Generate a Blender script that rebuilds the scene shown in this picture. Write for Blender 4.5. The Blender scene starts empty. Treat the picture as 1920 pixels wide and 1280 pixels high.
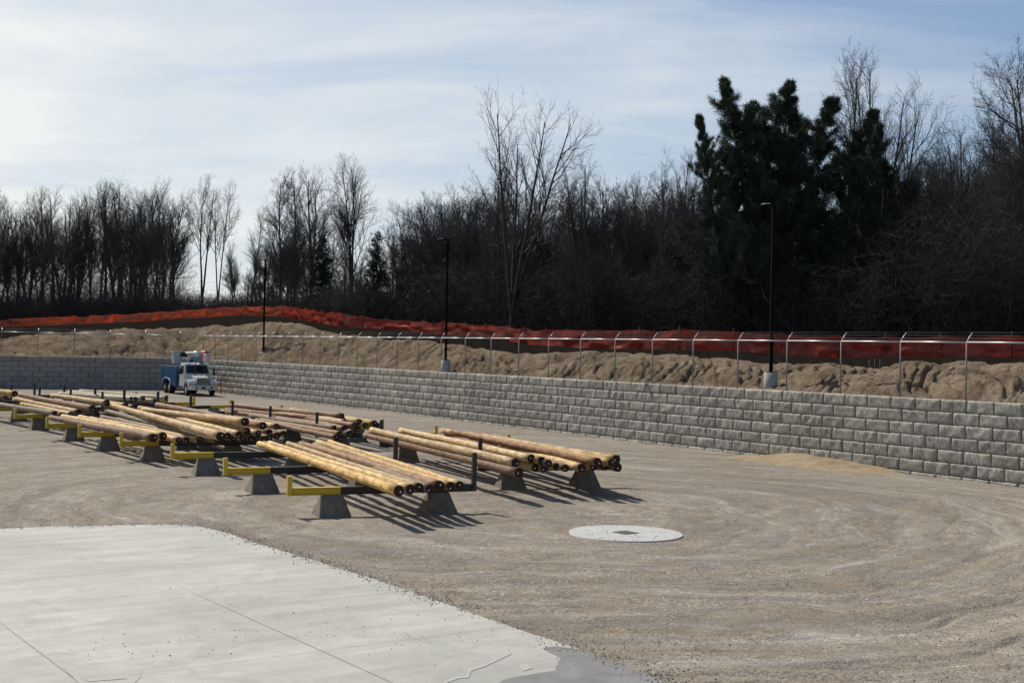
import bpy, bmesh, math, random
import numpy as np
from mathutils import Vector, Matrix, Euler
random.seed(7); rng = np.random.default_rng(7)
R = math.radians
S = bpy.context.scene
COL = S.collection

# ------------------------------------------------------------------ camera
FPX = 2450.0; CAMZ = 4.46
cd = bpy.data.cameras.new("Camera"); cam = bpy.data.objects.new("Camera", cd); COL.objects.link(cam)
cd.sensor_width = 36; cd.lens = 36*FPX/1920; cd.clip_end = 6000; cd.clip_start = .5
CM = Euler((R(90)+math.atan(10.6/FPX), 0, 0)).to_matrix() @ Matrix.Rotation(R(1.1), 3, 'Z')
cam.matrix_world = Matrix.Translation((0, 0, CAMZ)) @ CM.to_4x4()
S.camera = cam
def ray(px, py):
    return CM @ Vector(((px-960)/FPX, -(py-640)/FPX, -1))
def at(px, py, z=0.0):            # where the sight line of a photo point meets a level plane
    d = ray(px, py); k = (z-CAMZ)/d.z
    return Vector((d.x*k, d.y*k, z))
def atY(px, py, Y):
    d = ray(px, py); k = Y/d.y
    return Vector((d.x*k, Y, CAMZ+d.z*k))

# ------------------------------------------------------------------ light
SUN = Vector((-.64, .77, 1.0)).normalized()      # towards the sun
sd = bpy.data.lights.new("Sun", 'SUN'); so = bpy.data.objects.new("Sun", sd); COL.objects.link(so)
sd.energy = 4.8; sd.angle = R(.6); sd.color = (1, .935, .82)
so.rotation_euler = SUN.to_track_quat('Z', 'Y').to_euler()
W = bpy.data.worlds.new("World"); S.world = W; W.use_nodes = True
wt = W.node_tree; wt.nodes.clear()
S.view_settings.view_transform = 'Standard'; S.view_settings.look = 'None'
S.view_settings.exposure = 0.0; S.view_settings.gamma = 1

# ------------------------------------------------------------------ node helpers
class G:
    def __init__(s, nt): s.nt = nt
    def n(s, t, **k):
        nd = s.nt.nodes.new(t)
        for a, v in k.items(): setattr(nd, a, v)
        return nd
    def put(s, nd, key, v):
        if v is None: return
        if isinstance(v, bpy.types.NodeSocket): s.nt.links.new(v, nd.inputs[key])
        else: nd.inputs[key].default_value = v
    def math(s, op, a, b=None, clamp=False):
        nd = s.n('ShaderNodeMath', operation=op, use_clamp=clamp); s.put(nd, 0, a)
        if b is not None: s.put(nd, 1, b)
        return nd.outputs[0]
    def vmul(s, v, xyz):
        nd = s.n('ShaderNodeVectorMath', operation='MULTIPLY'); s.put(nd, 0, v); s.put(nd, 1, xyz); return nd.outputs[0]
    def vadd(s, v, xyz):
        nd = s.n('ShaderNodeVectorMath', operation='ADD'); s.put(nd, 0, v); s.put(nd, 1, xyz); return nd.outputs[0]
    def noise(s, v, scale, detail=4, rough=.55, dist=0):
        nd = s.n('ShaderNodeTexNoise'); s.put(nd, 'Vector', v); s.put(nd, 'Scale', scale)
        s.put(nd, 'Detail', detail); s.put(nd, 'Roughness', rough); s.put(nd, 'Distortion', dist); return nd.outputs[0]
    def voro(s, v, scale, feature='F1', out=0):
        nd = s.n('ShaderNodeTexVoronoi', feature=feature); s.put(nd, 'Vector', v); s.put(nd, 'Scale', scale); return nd.outputs[out]
    def ramp(s, f, stops, interp='LINEAR'):
        nd = s.n('ShaderNodeValToRGB'); s.put(nd, 0, f); cr = nd.color_ramp; cr.interpolation = interp
        while len(cr.elements) < len(stops): cr.elements.new(.5)
        for e, (p, c) in zip(cr.elements, stops):
            e.position = p; e.color = (c, c, c, 1) if isinstance(c, (int, float)) else (*c, 1)
        return nd.outputs[0]
    def mix(s, f, a, b, blend='MIX'):
        nd = s.n('ShaderNodeMix', data_type='RGBA', blend_type=blend)
        for k, v in ((0, f), (6, a), (7, b)):
            if isinstance(v, tuple) and len(v) == 3: v = (*v, 1)
            s.put(nd, k, v)
        return nd.outputs[2]
    def sep(s, v):
        nd = s.n('ShaderNodeSeparateXYZ'); s.put(nd, 0, v); return nd.outputs
    def comb(s, x, y, z=0.0):
        nd = s.n('ShaderNodeCombineXYZ'); s.put(nd, 0, x); s.put(nd, 1, y); s.put(nd, 2, z); return nd.outputs[0]
    def pos(s): return s.n('ShaderNodeNewGeometry').outputs['Position']
    def obj(s): return s.n('ShaderNodeTexCoord').outputs['Object']
    def rnd(s): return s.n('ShaderNodeObjectInfo').outputs['Random']
    def attr(s, name): return s.n('ShaderNodeAttribute', attribute_name=name).outputs['Fac']
    def bump(s, h, strength=.5, dist=.02, normal=None):
        nd = s.n('ShaderNodeBump'); s.put(nd, 'Height', h); s.put(nd, 'Strength', strength); s.put(nd, 'Distance', dist)
        if normal is not None: s.put(nd, 'Normal', normal)
        return nd.outputs[0]
def mat(name):
    m = bpy.data.materials.new(name); m.use_nodes = True
    g = G(m.node_tree); b = m.node_tree.nodes['Principled BSDF']
    b.inputs['Roughness'].default_value = .8; b.inputs['Specular IOR Level'].default_value = .3
    return m, g, b
def simple(name, col, rough=.6, metal=0, spec=.4, var=.12, scale=6.0, bump=0.0):
    m, g, b = mat(name)
    n = g.noise(g.obj(), scale, 5, .6)
    c = g.mix(n, tuple(x*(1-var) for x in col), tuple(min(1, x*(1+var)) for x in col))
    g.put(b, 'Base Color', c); b.inputs['Roughness'].default_value = rough
    b.inputs['Metallic'].default_value = metal; b.inputs['Specular IOR Level'].default_value = spec
    if bump: g.put(b, 'Normal', g.bump(g.noise(g.obj(), scale*6, 4), bump, .01))
    return m

# ------------------------------------------------------------------ sky
g = G(wt)
sky = g.n('ShaderNodeTexSky', sky_type='NISHITA', sun_disc=False)
sky.sun_elevation = math.asin(SUN.z); sky.sun_rotation = math.atan2(SUN.x, SUN.y)
sky.air_density = 1.0; sky.dust_density = 1.2; sky.altitude = 200
tc = g.n('ShaderNodeTexCoord').outputs['Generated']
x, y, z = g.sep(tc)
zz = g.math('ADD', g.math('MAXIMUM', z, 0.0), .16)
cp = g.comb(g.math('DIVIDE', x, zz), g.math('DIVIDE', y, zz), 0.0)
cp = g.vmul(cp, (.55, 1.1, 1))
n1 = g.noise(cp, .95, 6, .52, .5); n2 = g.noise(g.vadd(cp, (7.3, 2.1, 0)), 2.3, 7, .6, .8)
cl = g.math('ADD', g.math('MULTIPLY', n1, .7), g.math('MULTIPLY', n2, .3))
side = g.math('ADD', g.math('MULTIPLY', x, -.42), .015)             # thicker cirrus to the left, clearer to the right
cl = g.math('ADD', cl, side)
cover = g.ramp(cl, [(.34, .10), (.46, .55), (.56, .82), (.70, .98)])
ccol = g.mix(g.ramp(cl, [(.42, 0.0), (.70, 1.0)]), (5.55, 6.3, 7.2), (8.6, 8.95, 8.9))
high = g.ramp(z, [(.30, 1.0), (.55, .10)])                       # cirrus veil kept low; unseen sky overhead and behind thinned to deepen shadows
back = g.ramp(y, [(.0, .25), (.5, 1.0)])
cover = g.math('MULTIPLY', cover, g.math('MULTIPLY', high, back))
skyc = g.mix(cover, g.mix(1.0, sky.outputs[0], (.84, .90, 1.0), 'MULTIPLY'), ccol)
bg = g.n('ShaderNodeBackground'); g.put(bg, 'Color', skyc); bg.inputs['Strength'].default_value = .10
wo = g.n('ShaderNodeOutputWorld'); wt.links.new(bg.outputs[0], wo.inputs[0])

# ------------------------------------------------------------------ numpy noise
def vnoise(x, y, seed=0):
    x = np.asarray(x, float); y = np.asarray(y, float)
    xi = np.floor(x).astype(np.int64); yi = np.floor(y).astype(np.int64); fx = x-xi; fy = y-yi
    def h(a, b):
        v = (a*374761393 + b*668265263 + seed*974634777) & 0xffffffff
        v = ((v ^ (v >> 13))*1274126177) & 0xffffffff
        v = v ^ (v >> 16)
        return (v & 0xffff)/65535.0
    ux = fx*fx*(3-2*fx); uy = fy*fy*(3-2*fy)
    return (h(xi, yi)*(1-ux)+h(xi+1, yi)*ux)*(1-uy)+(h(xi, yi+1)*(1-ux)+h(xi+1, yi+1)*ux)*uy
def fbm(x, y, o=4, seed=0, gain=.5):
    t = 0; a = 1; s = 0
    for i in range(o):
        t = t+a*vnoise(x*2**i+i*13.7, y*2**i-i*7.1, seed+i); s += a; a *= gain
    return t/s-.5

# ------------------------------------------------------------------ mesh helpers
def np_mesh(name, V, F, smooth=False):
    V = np.asarray(V, np.float32); F = np.asarray(F, np.int32); me = bpy.data.meshes.new(name)
    k = F.shape[1]
    me.vertices.add(len(V)); me.vertices.foreach_set('co', V.ravel())
    me.loops.add(F.size); me.loops.foreach_set('vertex_index', F.ravel())
    me.polygons.add(len(F)); me.polygons.foreach_set('loop_start', np.arange(0, F.size, k, dtype=np.int32))
    me.polygons.foreach_set('loop_total', np.full(len(F), k, np.int32))
    if smooth: me.polygons.foreach_set('use_smooth', np.ones(len(F), bool))
    me.update(calc_edges=True); me.validate(); return me
def grid_faces(nr, nc):
    i = np.arange(nr-1)[:, None]*nc+np.arange(nc-1)[None, :]
    return np.stack([i, i+1, i+nc+1, i+nc], -1).reshape(-1, 4)
def link(name, me, m=None, parent=None, loc=None):
    o = bpy.data.objects.new(name, me); COL.objects.link(o)
    if m is not None:
        for q in (m if isinstance(m, (list, tuple)) else [m]): me.materials.append(q)
    if parent is not None: o.parent = parent
    if loc is not None: o.location = loc
    return o
def tag(o, label, cat, group=None, kind=None):
    o['label'] = label; o['category'] = cat
    if group: o['group'] = group
    if kind: o['kind'] = kind
    return o
def struct(o): o['kind'] = 'structure'; return o
def empty(name, loc, rz=0):
    o = bpy.data.objects.new(name, None); COL.objects.link(o); o.location = loc; o.rotation_euler = (0, 0, rz)
    o.empty_display_size = .3; return o
class MB:
    """collects shapes into one mesh"""
    def __init__(s): s.bm = bmesh.new()
    def box(s, a, b, mi=0, bev=0.0):
        vs = [s.bm.verts.new((x, y, z)) for x in (a[0], b[0]) for y in (a[1], b[1]) for z in (a[2], b[2])]
        fs = []
        for q in ((0, 1, 3, 2), (4, 6, 7, 5), (0, 4, 5, 1), (2, 3, 7, 6), (0, 2, 6, 4), (1, 5, 7, 3)):
            f = s.bm.faces.new([vs[i] for i in q]); f.material_index = mi; fs.append(f)
        if bev:
            es = list({e for f in fs for e in f.edges})
            bmesh.ops.bevel(s.bm, geom=es, offset=bev, segments=2, affect='EDGES', profile=.6)
        return s
    def hexa(s, pts, mi=0, bev=0.0):         # 8 points: bottom ring 4, top ring 4
        vs = [s.bm.verts.new(p) for p in pts]; fs = []
        for q in ((3, 2, 1, 0), (4, 5, 6, 7), (0, 1, 5, 4), (1, 2, 6, 5), (2, 3, 7, 6), (3, 0, 4, 7)):
            f = s.bm.faces.new([vs[i] for i in q]); f.material_index = mi; fs.append(f)
        if bev:
            es = list({e for f in fs for e in f.edges})
            bmesh.ops.bevel(s.bm, geom=es, offset=bev, segments=2, affect='EDGES', profile=.6)
        return s
    def prism(s, prof, axis, a, b, mi=0):    # prof: 2D outline; extruded along axis 'x' or 'y'
        def P(u, v, w): return (w, u, v) if axis == 'x' else (u, w, v)
        A = [s.bm.verts.new(P(u, v, a)) for u, v in prof]; B = [s.bm.verts.new(P(u, v, b)) for u, v in prof]
        n = len(prof); fs = [s.bm.faces.new(A), s.bm.faces.new(B[::-1])]
        for i in range(n): fs.append(s.bm.faces.new((A[i], B[i], B[(i+1) % n], A[(i+1) % n])))
        for f in fs: f.material_index = mi
        return s
    def tube(s, p0, p1, r0, r1=None, n=10, mi=0):
        p0 = Vector(p0); p1 = Vector(p1); r1 = r0 if r1 is None else r1; d = (p1-p0).normalized()
        u = d.orthogonal().normalized(); v = d.cross(u)
        A = [s.bm.verts.new(p0+(u*math.cos(t)+v*math.sin(t))*r0) for t in [2*math.pi*i/n for i in range(n)]]
        B = [s.bm.verts.new(p1+(u*math.cos(t)+v*math.sin(t))*r1) for t in [2*math.pi*i/n for i in range(n)]]
        fs = [s.bm.faces.new(A[::-1]), s.bm.faces.new(B)]
        for i in range(n):
            f = s.bm.faces.new((A[i], A[(i+1) % n], B[(i+1) % n], B[i])); f.smooth = True; fs.append(f)
        for f in fs: f.material_index = mi
        return s
    def build(s, name, m, parent=None, loc=None, smooth=False):
        bmesh.ops.recalc_face_normals(s.bm, faces=s.bm.faces)
        me = bpy.data.meshes.new(name); s.bm.to_mesh(me); s.bm.free()
        if smooth:
            for p in me.polygons: p.use_smooth = True
        return link(name, me, m, parent, loc)
def prisms(segs, sides=3):
    """segs Nx8: p0 p1 r0 r1 -> verts, quads"""
    s = np.asarray(segs, float); p0 = s[:, :3]; p1 = s[:, 3:6]; d = p1-p0
    d /= np.maximum(np.linalg.norm(d, axis=1, keepdims=True), 1e-6)
    ref = np.where(np.abs(d[:, 2:3]) < .9, np.array([[0, 0, 1.]]), np.array([[1., 0, 0]]))
    u = np.cross(d, ref); u /= np.linalg.norm(u, axis=1, keepdims=True); v = np.cross(d, u)
    V = []
    for k, (p, r) in enumerate(((p0, s[:, 6]), (p1, s[:, 7]))):
        for i in range(sides):
            t = 2*math.pi*i/sides
            V.append(p+(u*math.cos(t)+v*math.sin(t))*r[:, None])
    V = np.stack(V, 1); n = len(s); b = np.arange(n)[:, None]*(2*sides)
    F = np.stack([b+np.array([[i, (i+1) % sides, sides+(i+1) % sides, sides+i]]) for i in range(sides)], 1)
    return V.reshape(-1, 3), F.reshape(-1, 4)

# ------------------------------------------------------------------ materials: setting
def gravel_mat():
    m, g, b = mat('gravel'); p = g.pos(); x, y, z = g.sep(p)
    dx = g.math('SUBTRACT', x, 1.0); dy = g.math('SUBTRACT', y, 36.0)
    r = g.math('SQRT', g.math('ADD', g.math('MULTIPLY', dx, dx), g.math('MULTIPLY', dy, dy)))
    th = g.math('ARCTAN2', dy, dx)
    w = g.noise(p, .12, 3); rr = g.math('ADD', r, g.math('MULTIPLY', w, 5.0))
    pol = g.comb(g.math('MULTIPLY', rr, 1.5), g.math('MULTIPLY', th, 2.2), 0.0)
    st = g.noise(pol, 1.0, 6, .62, .3)                           # tyre-swept arcs
    st2 = g.noise(g.comb(g.math('MULTIPLY', rr, 5.0), g.math('MULTIPLY', th, 4.0), 1.0), 1.0, 4, .6)
    lin = g.noise(g.comb(g.math('ADD', g.math('MULTIPLY', x, .82), g.math('MULTIPLY', y, .57)), g.math('MULTIPLY', g.math('SUBTRACT', g.math('MULTIPLY', y, .82), g.math('MULTIPLY', x, .57)), .16), 0.0), 1.1, 5, .6)
    big = g.noise(p, .16, 4, .6, .6)
    mid = g.noise(p, 1.3, 5, .65, .4)
    f = g.math('ADD', g.math('MULTIPLY', st, .62), g.math('ADD', g.math('MULTIPLY', lin, .15), g.math('MULTIPLY', big, .23)))
    c = g.ramp(f, [(.34, (.190, .163, .130)), (.44, (.242, .203, .155)), (.50, (.224, .198, .166)), (.56, (.272, .248, .212)), (.64, (.340, .316, .278))])
    sandm = g.math('MULTIPLY', g.ramp(big, [(.46, 0.0), (.60, 1.0)]), g.ramp(st, [(.42, 0.0), (.56, 1.0)]))
    c = g.mix(g.math('MULTIPLY', sandm, .5), c, (.275, .220, .158))
    brd = g.noise(g.comb(g.math('MULTIPLY', rr, .55), g.math('MULTIPLY', th, .7), 5.0), 1.0, 3, .5, .2)
    c = g.mix(.55, c, g.ramp(brd, [(.36, .38), (.47, .48), (.52, .60), (.62, .52)]), 'OVERLAY')
    c = g.mix(.28, c, g.ramp(st2, [(.3, .32), (.5, .5), (.7, .66)]), 'OVERLAY')
    c = g.mix(.45, c, g.ramp(mid, [(.3, .32), (.5, .5), (.7, .68)]), 'OVERLAY')
    v = g.n('ShaderNodeTexVoronoi'); g.put(v, 'Vector', p); g.put(v, 'Scale', 22.0)
    cell = g.sep(v.outputs['Color'])[0]
    v2 = g.n('ShaderNodeTexVoronoi'); g.put(v2, 'Vector', p); g.put(v2, 'Scale', 9.0)
    cell2 = g.sep(v2.outputs['Color'])[1]
    cov = g.ramp(g.noise(p, .9, 4, .65, .8), [(.40, .25), (.62, 1.0)])   # where stones lie loose
    spk = g.ramp(cell, [(0.0, .25), (.3, .42), (.75, .52), (1.0, .82)])
    c = g.mix(g.math('MULTIPLY', cov, .85), c, g.mix(1.0, c, spk, 'OVERLAY'))
    spk2 = g.ramp(cell2, [(0.0, .28), (.2, .45), (.9, .55), (1.0, .80)])
    c = g.mix(g.math('MULTIPLY', cov, .45), c, g.mix(1.0, c, spk2, 'OVERLAY'))
    g.put(b, 'Base Color', c); b.inputs['Roughness'].default_value = .95; b.inputs['Specular IOR Level'].default_value = .15
    h = g.math('ADD', g.math('MULTIPLY', g.math('SUBTRACT', 1.0, v.outputs['Distance']), .35), g.math('ADD', g.math('MULTIPLY', mid, .9), g.math('MULTIPLY', st2, .8)))
    g.put(b, 'Normal', g.bump(h, .9, .035))
    return m
def bank_mat():
    m, g, b = mat('sand_bank'); p = g.pos(); s = g.attr('soil')
    n = g.noise(p, .5, 5, .6, .5); n2 = g.noise(p, 3.0, 5, .65); n3 = g.noise(p, 12.0, 4)
    c = g.ramp(n, [(.32, (.125, .094, .066)), (.5, (.215, .164, .113)), (.66, (.285, .225, .158))])
    c = g.mix(.5, c, g.ramp(n2, [(.3, .30), (.5, .5), (.7, .66)]), 'OVERLAY')
    c = g.mix(.3, c, g.ramp(n3, [(.3, .3), (.5, .5), (.7, .7)]), 'OVERLAY')
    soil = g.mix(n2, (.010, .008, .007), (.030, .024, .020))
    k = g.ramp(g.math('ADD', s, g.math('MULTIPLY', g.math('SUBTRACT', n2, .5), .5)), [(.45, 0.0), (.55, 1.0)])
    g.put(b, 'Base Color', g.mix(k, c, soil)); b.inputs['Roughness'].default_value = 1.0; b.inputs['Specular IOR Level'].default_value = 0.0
    g.put(b, 'Normal', g.bump(g.math('ADD', n2, g.math('MULTIPLY', n3, .6)), 1.0, .16))
    return m
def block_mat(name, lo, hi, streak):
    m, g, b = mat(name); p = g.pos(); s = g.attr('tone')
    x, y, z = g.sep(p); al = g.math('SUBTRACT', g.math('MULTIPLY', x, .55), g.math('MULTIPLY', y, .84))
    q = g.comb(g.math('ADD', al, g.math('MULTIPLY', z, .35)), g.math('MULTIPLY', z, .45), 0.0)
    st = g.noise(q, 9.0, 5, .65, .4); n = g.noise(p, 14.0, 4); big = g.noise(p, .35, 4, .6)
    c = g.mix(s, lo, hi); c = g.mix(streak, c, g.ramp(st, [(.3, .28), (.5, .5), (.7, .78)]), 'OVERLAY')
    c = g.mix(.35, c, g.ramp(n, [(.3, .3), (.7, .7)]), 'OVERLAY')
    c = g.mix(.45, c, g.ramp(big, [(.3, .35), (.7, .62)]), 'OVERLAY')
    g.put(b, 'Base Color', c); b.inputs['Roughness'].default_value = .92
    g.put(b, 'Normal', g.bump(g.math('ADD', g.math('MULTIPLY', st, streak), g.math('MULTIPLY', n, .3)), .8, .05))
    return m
M = {}
M['gravel'] = gravel_mat(); M['bank'] = bank_mat()
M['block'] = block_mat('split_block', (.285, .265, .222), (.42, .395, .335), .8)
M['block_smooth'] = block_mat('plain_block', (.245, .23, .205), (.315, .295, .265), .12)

# ------------------------------------------------------------------ yard ground (one sheet)
C0 = np.array([1.0, 36.0])
def yard_z(X, Y):
    r = np.hypot(X-C0[0], Y-C0[1]); th = np.arctan2(Y-C0[1], X-C0[0])
    w = fbm(X*.13, Y*.13, 3, 5)*5
    near = np.clip((60-np.hypot(X, Y))/30, 0, 1)
    z = fbm((r+w)*2.4, th*5, 4, 11)*.035 + fbm(X*.9, Y*.9, 4, 21)*.05*near
    rut = np.abs(fbm((r+w)*.9, th*1.5, 3, 31)); z += (np.clip(.05-rut, 0, .05)*-(.5+.7*np.clip((27-Y)/6, 0, 1)*(X > -2)))
    z = z*np.clip(near+.25, 0, 1)
    fl = np.clip((np.hypot(X-3.3, Y-31.5)-1.5)/.8, 0, 1)
    return z*fl
def build_ground():
    ang = np.concatenate([np.radians(np.linspace(-180, -32, 38)[:-1]), np.radians(np.linspace(-32, 32, 640)), np.radians(np.linspace(32, 180, 38)[1:])])
    rad = np.concatenate([[0.5, 3, 6], np.geomspace(9, 125, 520), np.geomspace(135, 4000, 22)])
    A, Rr = np.meshgrid(ang, rad); X = np.sin(A)*Rr; Y = np.cos(A)*Rr
    Z = yard_z(X, Y); Z[Rr > 128] = 0
    V = np.stack([X, Y, Z], -1).reshape(-1, 3)
    struct(link('gravel_ground', np_mesh('gravel_ground', V, grid_faces(len(rad), len(ang))[:, ::-1], True), M['gravel']))
build_ground()

# ------------------------------------------------------------------ retaining walls
WR = [(36.2, 15.2), (17.6, 44.8), (7.9, 60.3), (-9.84, 89.3), (-17.0, 100.2), (-25.6, 113.2), (-29.2, 118.7)]   # right wall face, base line
WL = [(-29.2, 118.7), (-44.9, 114.6), (-103.0, 99.5)]
TOPZ = 2.85; CH = .457; BL = 1.171
def walk(pts, s):
    for a, b in zip(pts[:-1], pts[1:]):
        L = math.hypot(b[0]-a[0], b[1]-a[1])
        if s <= L or b is pts[-1]:
            d = ((b[0]-a[0])/L, (b[1]-a[1])/L); return (a[0]+d[0]*s, a[1]+d[1]*s), d
        s -= L
def plen(pts): return sum(math.hypot(b[0]-a[0], b[1]-a[1]) for a, b in zip(pts[:-1], pts[1:]))
def build_wall(pts, rough, m, label, sgn=1):
    L = plen(pts); VV = []; FF = []; TT = []; nv = 0
    for k in range(7):
        z1 = TOPZ-k*CH; z0 = z1-CH; fwd = k*.030-.18; half = (k % 2)*BL/2; s = -half
        while s < L:
            a = max(s, 0)+.020; b2 = min(s+BL, L)-.020; s += BL
            if b2-a < .1: continue
            (x0, y0), d = walk(pts, (a+b2)/2)
            dist = math.hypot(x0, y0)
            nx, nz = (15, 9) if dist < 78 else (9, 6)
            n = (-d[1]*-sgn, d[0]*-sgn)   # outward to the yard
            if n[0]*(-x0)+n[1]*(40-y0) < 0: n = (-n[0], -n[1])
            u = np.linspace(0, 1, nx); v = np.linspace(0, 1, nz)
            # crowd the edge samples
            u = np.concatenate([[0, .025], np.linspace(.06, .94, nx-4), [.975, 1]]); v = np.concatenate([[0, .06], np.linspace(.14, .86, nz-4), [.94, 1]])
            U, Vv = np.meshgrid(u, v); w = b2-a
            seed = random.randrange(9999)
            edge = np.minimum(np.minimum(U, 1-U)*w, np.minimum(Vv, 1-Vv)*(CH-.02))
            if rough:
                style = random.random()
                st = fbm(U*w*(7 if style < .4 else 3.2)+Vv*1.6, Vv*.8, 3, seed)*(.16 if style < .4 else .10)
                dep = .045*np.clip(edge/.04, 0, 1)**.6 + st*np.clip(edge/.05, 0, 1)*.62 + fbm(U*w*6, Vv*3, 3, seed+3)*.022
                wig = fbm(U*w*5, Vv*2, 3, seed+9)
            else:
                dep = .03*np.clip(edge/.03, 0, 1) + fbm(U*w*5, Vv*3, 3, seed)*.02; wig = 0*U
            dep = dep*1.0
            zz = z0+.018+Vv*(CH-.028) + wig*.012*(Vv > .5)
            al = a+U*w-(a+b2)/2
            X = x0+d[0]*al+n[0]*(dep+fwd); Y = y0+d[1]*al+n[1]*(dep+fwd)
            P = np.stack([X, Y, zz], -1).reshape(-1, 3)
            F = grid_faces(nz, nx)
            # ring extruded back: top, sides, bottom
            back = fwd-(.42 if k == 0 else .16)
            Bk = np.stack([x0+d[0]*al+n[0]*back, y0+d[1]*al+n[1]*back, z0+.018+Vv*(CH-.028)], -1)
            rows = [Bk[-1], Bk[0], Bk[:, 0], Bk[:, -1]]
            idx = np.arange(nx*nz).reshape(nz, nx); fr = [idx[-1], idx[0], idx[:, 0], idx[:, -1]]
            base = nx*nz; Pn = [P]; Fn = [F]
            for Rw, I in zip(rows, fr):
                q = len(I); j = np.arange(q-1); Pn.append(Rw)
                Fn.append(np.stack([I[:-1], I[1:], base+j+1, base+j], -1)); base += q
            P = np.concatenate(Pn); F = np.concatenate(Fn)+nv; nv += len(P)
            VV.append(P); FF.append(F); t = min(1, max(0, random.gauss(.5, .24))); TT.append(np.full(len(P), t))
    # core behind the joints
    for a, b in zip(pts[:-1], pts[1:]):
        Lx = math.hypot(b[0]-a[0], b[1]-a[1]); d = ((b[0]-a[0])/Lx, (b[1]-a[1])/Lx); n = (d[1], -d[0])
        if n[0]*(-a[0])+n[1]*(40-a[1]) < 0: n = (-n[0], -n[1])
        for k in range(7):
            z1 = TOPZ-k*CH-.02 - (.03 if k == 0 else 0); f0 = k*.030-.235; f1 = f0-.30
            P = [(q[0]+n[0]*f, q[1]+n[1]*f, zq) for q in (a, b) for f, zq in ((f0, z1-CH), (f0, z1), (f1, z1))]
            P = np.array(P); F = np.array([[0, 3, 4, 1], [1, 4, 5, 2]])+nv; nv += 6
            VV.append(P); FF.append(F); TT.append(np.zeros(6))
    me = np_mesh('retaining_wall', np.concatenate(VV), np.concatenate(FF))
    at_ = me.attributes.new('tone', 'FLOAT', 'POINT'); at_.data.foreach_set('value', np.concatenate(TT).astype(np.float32))
    o = link('retaining_wall', me, m); tag(o, label, 'retaining wall'); return o
build_wall(WR, True, M['block'], 'long grey retaining wall of rough split-face concrete blocks running from the right edge back to the truck')
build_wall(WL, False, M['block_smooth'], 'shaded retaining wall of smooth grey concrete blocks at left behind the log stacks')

# ------------------------------------------------------------------ sand bank behind the walls
SAFE = [(-420, 178, 618, 606), (0, 165, 613.4, 598), (250, 155, 603, 587), (450, 146, 590.6, 573), (530, 139, 594, 572), (640, 118, 611.7, 586.7), (740, 112, 618, 600), (820, 106, 628, 601.7),
        (900, 100, 630, 608), (1000, 92, 646, 615), (1100, 86, 653, 619), (1280, 79, 655, 616.7), (1400, 76, 660, 623), (1550, 72, 670, 628),
        (1700, 69, 670, 630), (1850, 66, 668, 628), (1920, 65, 671, 628), (2400, 58, 684, 636)]
sx = np.array([q[0] for q in SAFE]); sZ = np.array([q[1] for q in SAFE])
sb = np.array([atY(q[0], q[2], q[1]).z for q in SAFE])
CR = [(-420, 640), (0, 634), (80, 626), (200, 616), (350, 614), (420, 610), (500, 604), (560, 605), (640, 628), (740, 635), (820, 641), (870, 648), (940, 658), (1000, 664), (1080, 658), (1180, 663), (1280, 664), (1400, 678),
      (1500, 680), (1560, 677), (1610, 684), (1640, 692), (1660, 686), (1695, 675), (1760, 679), (1830, 676), (1870, 681), (1920, 677), (2400, 690)]
def wallY(t):
    best = 1e9
    for pts in (WR, WL):
        for (x0, y0), (x1, y1) in zip(pts[:-1], pts[1:]):
            den = (x1-x0)-t*(y1-y0)
            if abs(den) < 1e-9: continue
            s = (t*y0-x0)/den
            if -.001 <= s <= 1.001:
                yy = y0+(y1-y0)*s
                if yy > 0: best = min(best, yy)
    return best
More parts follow.
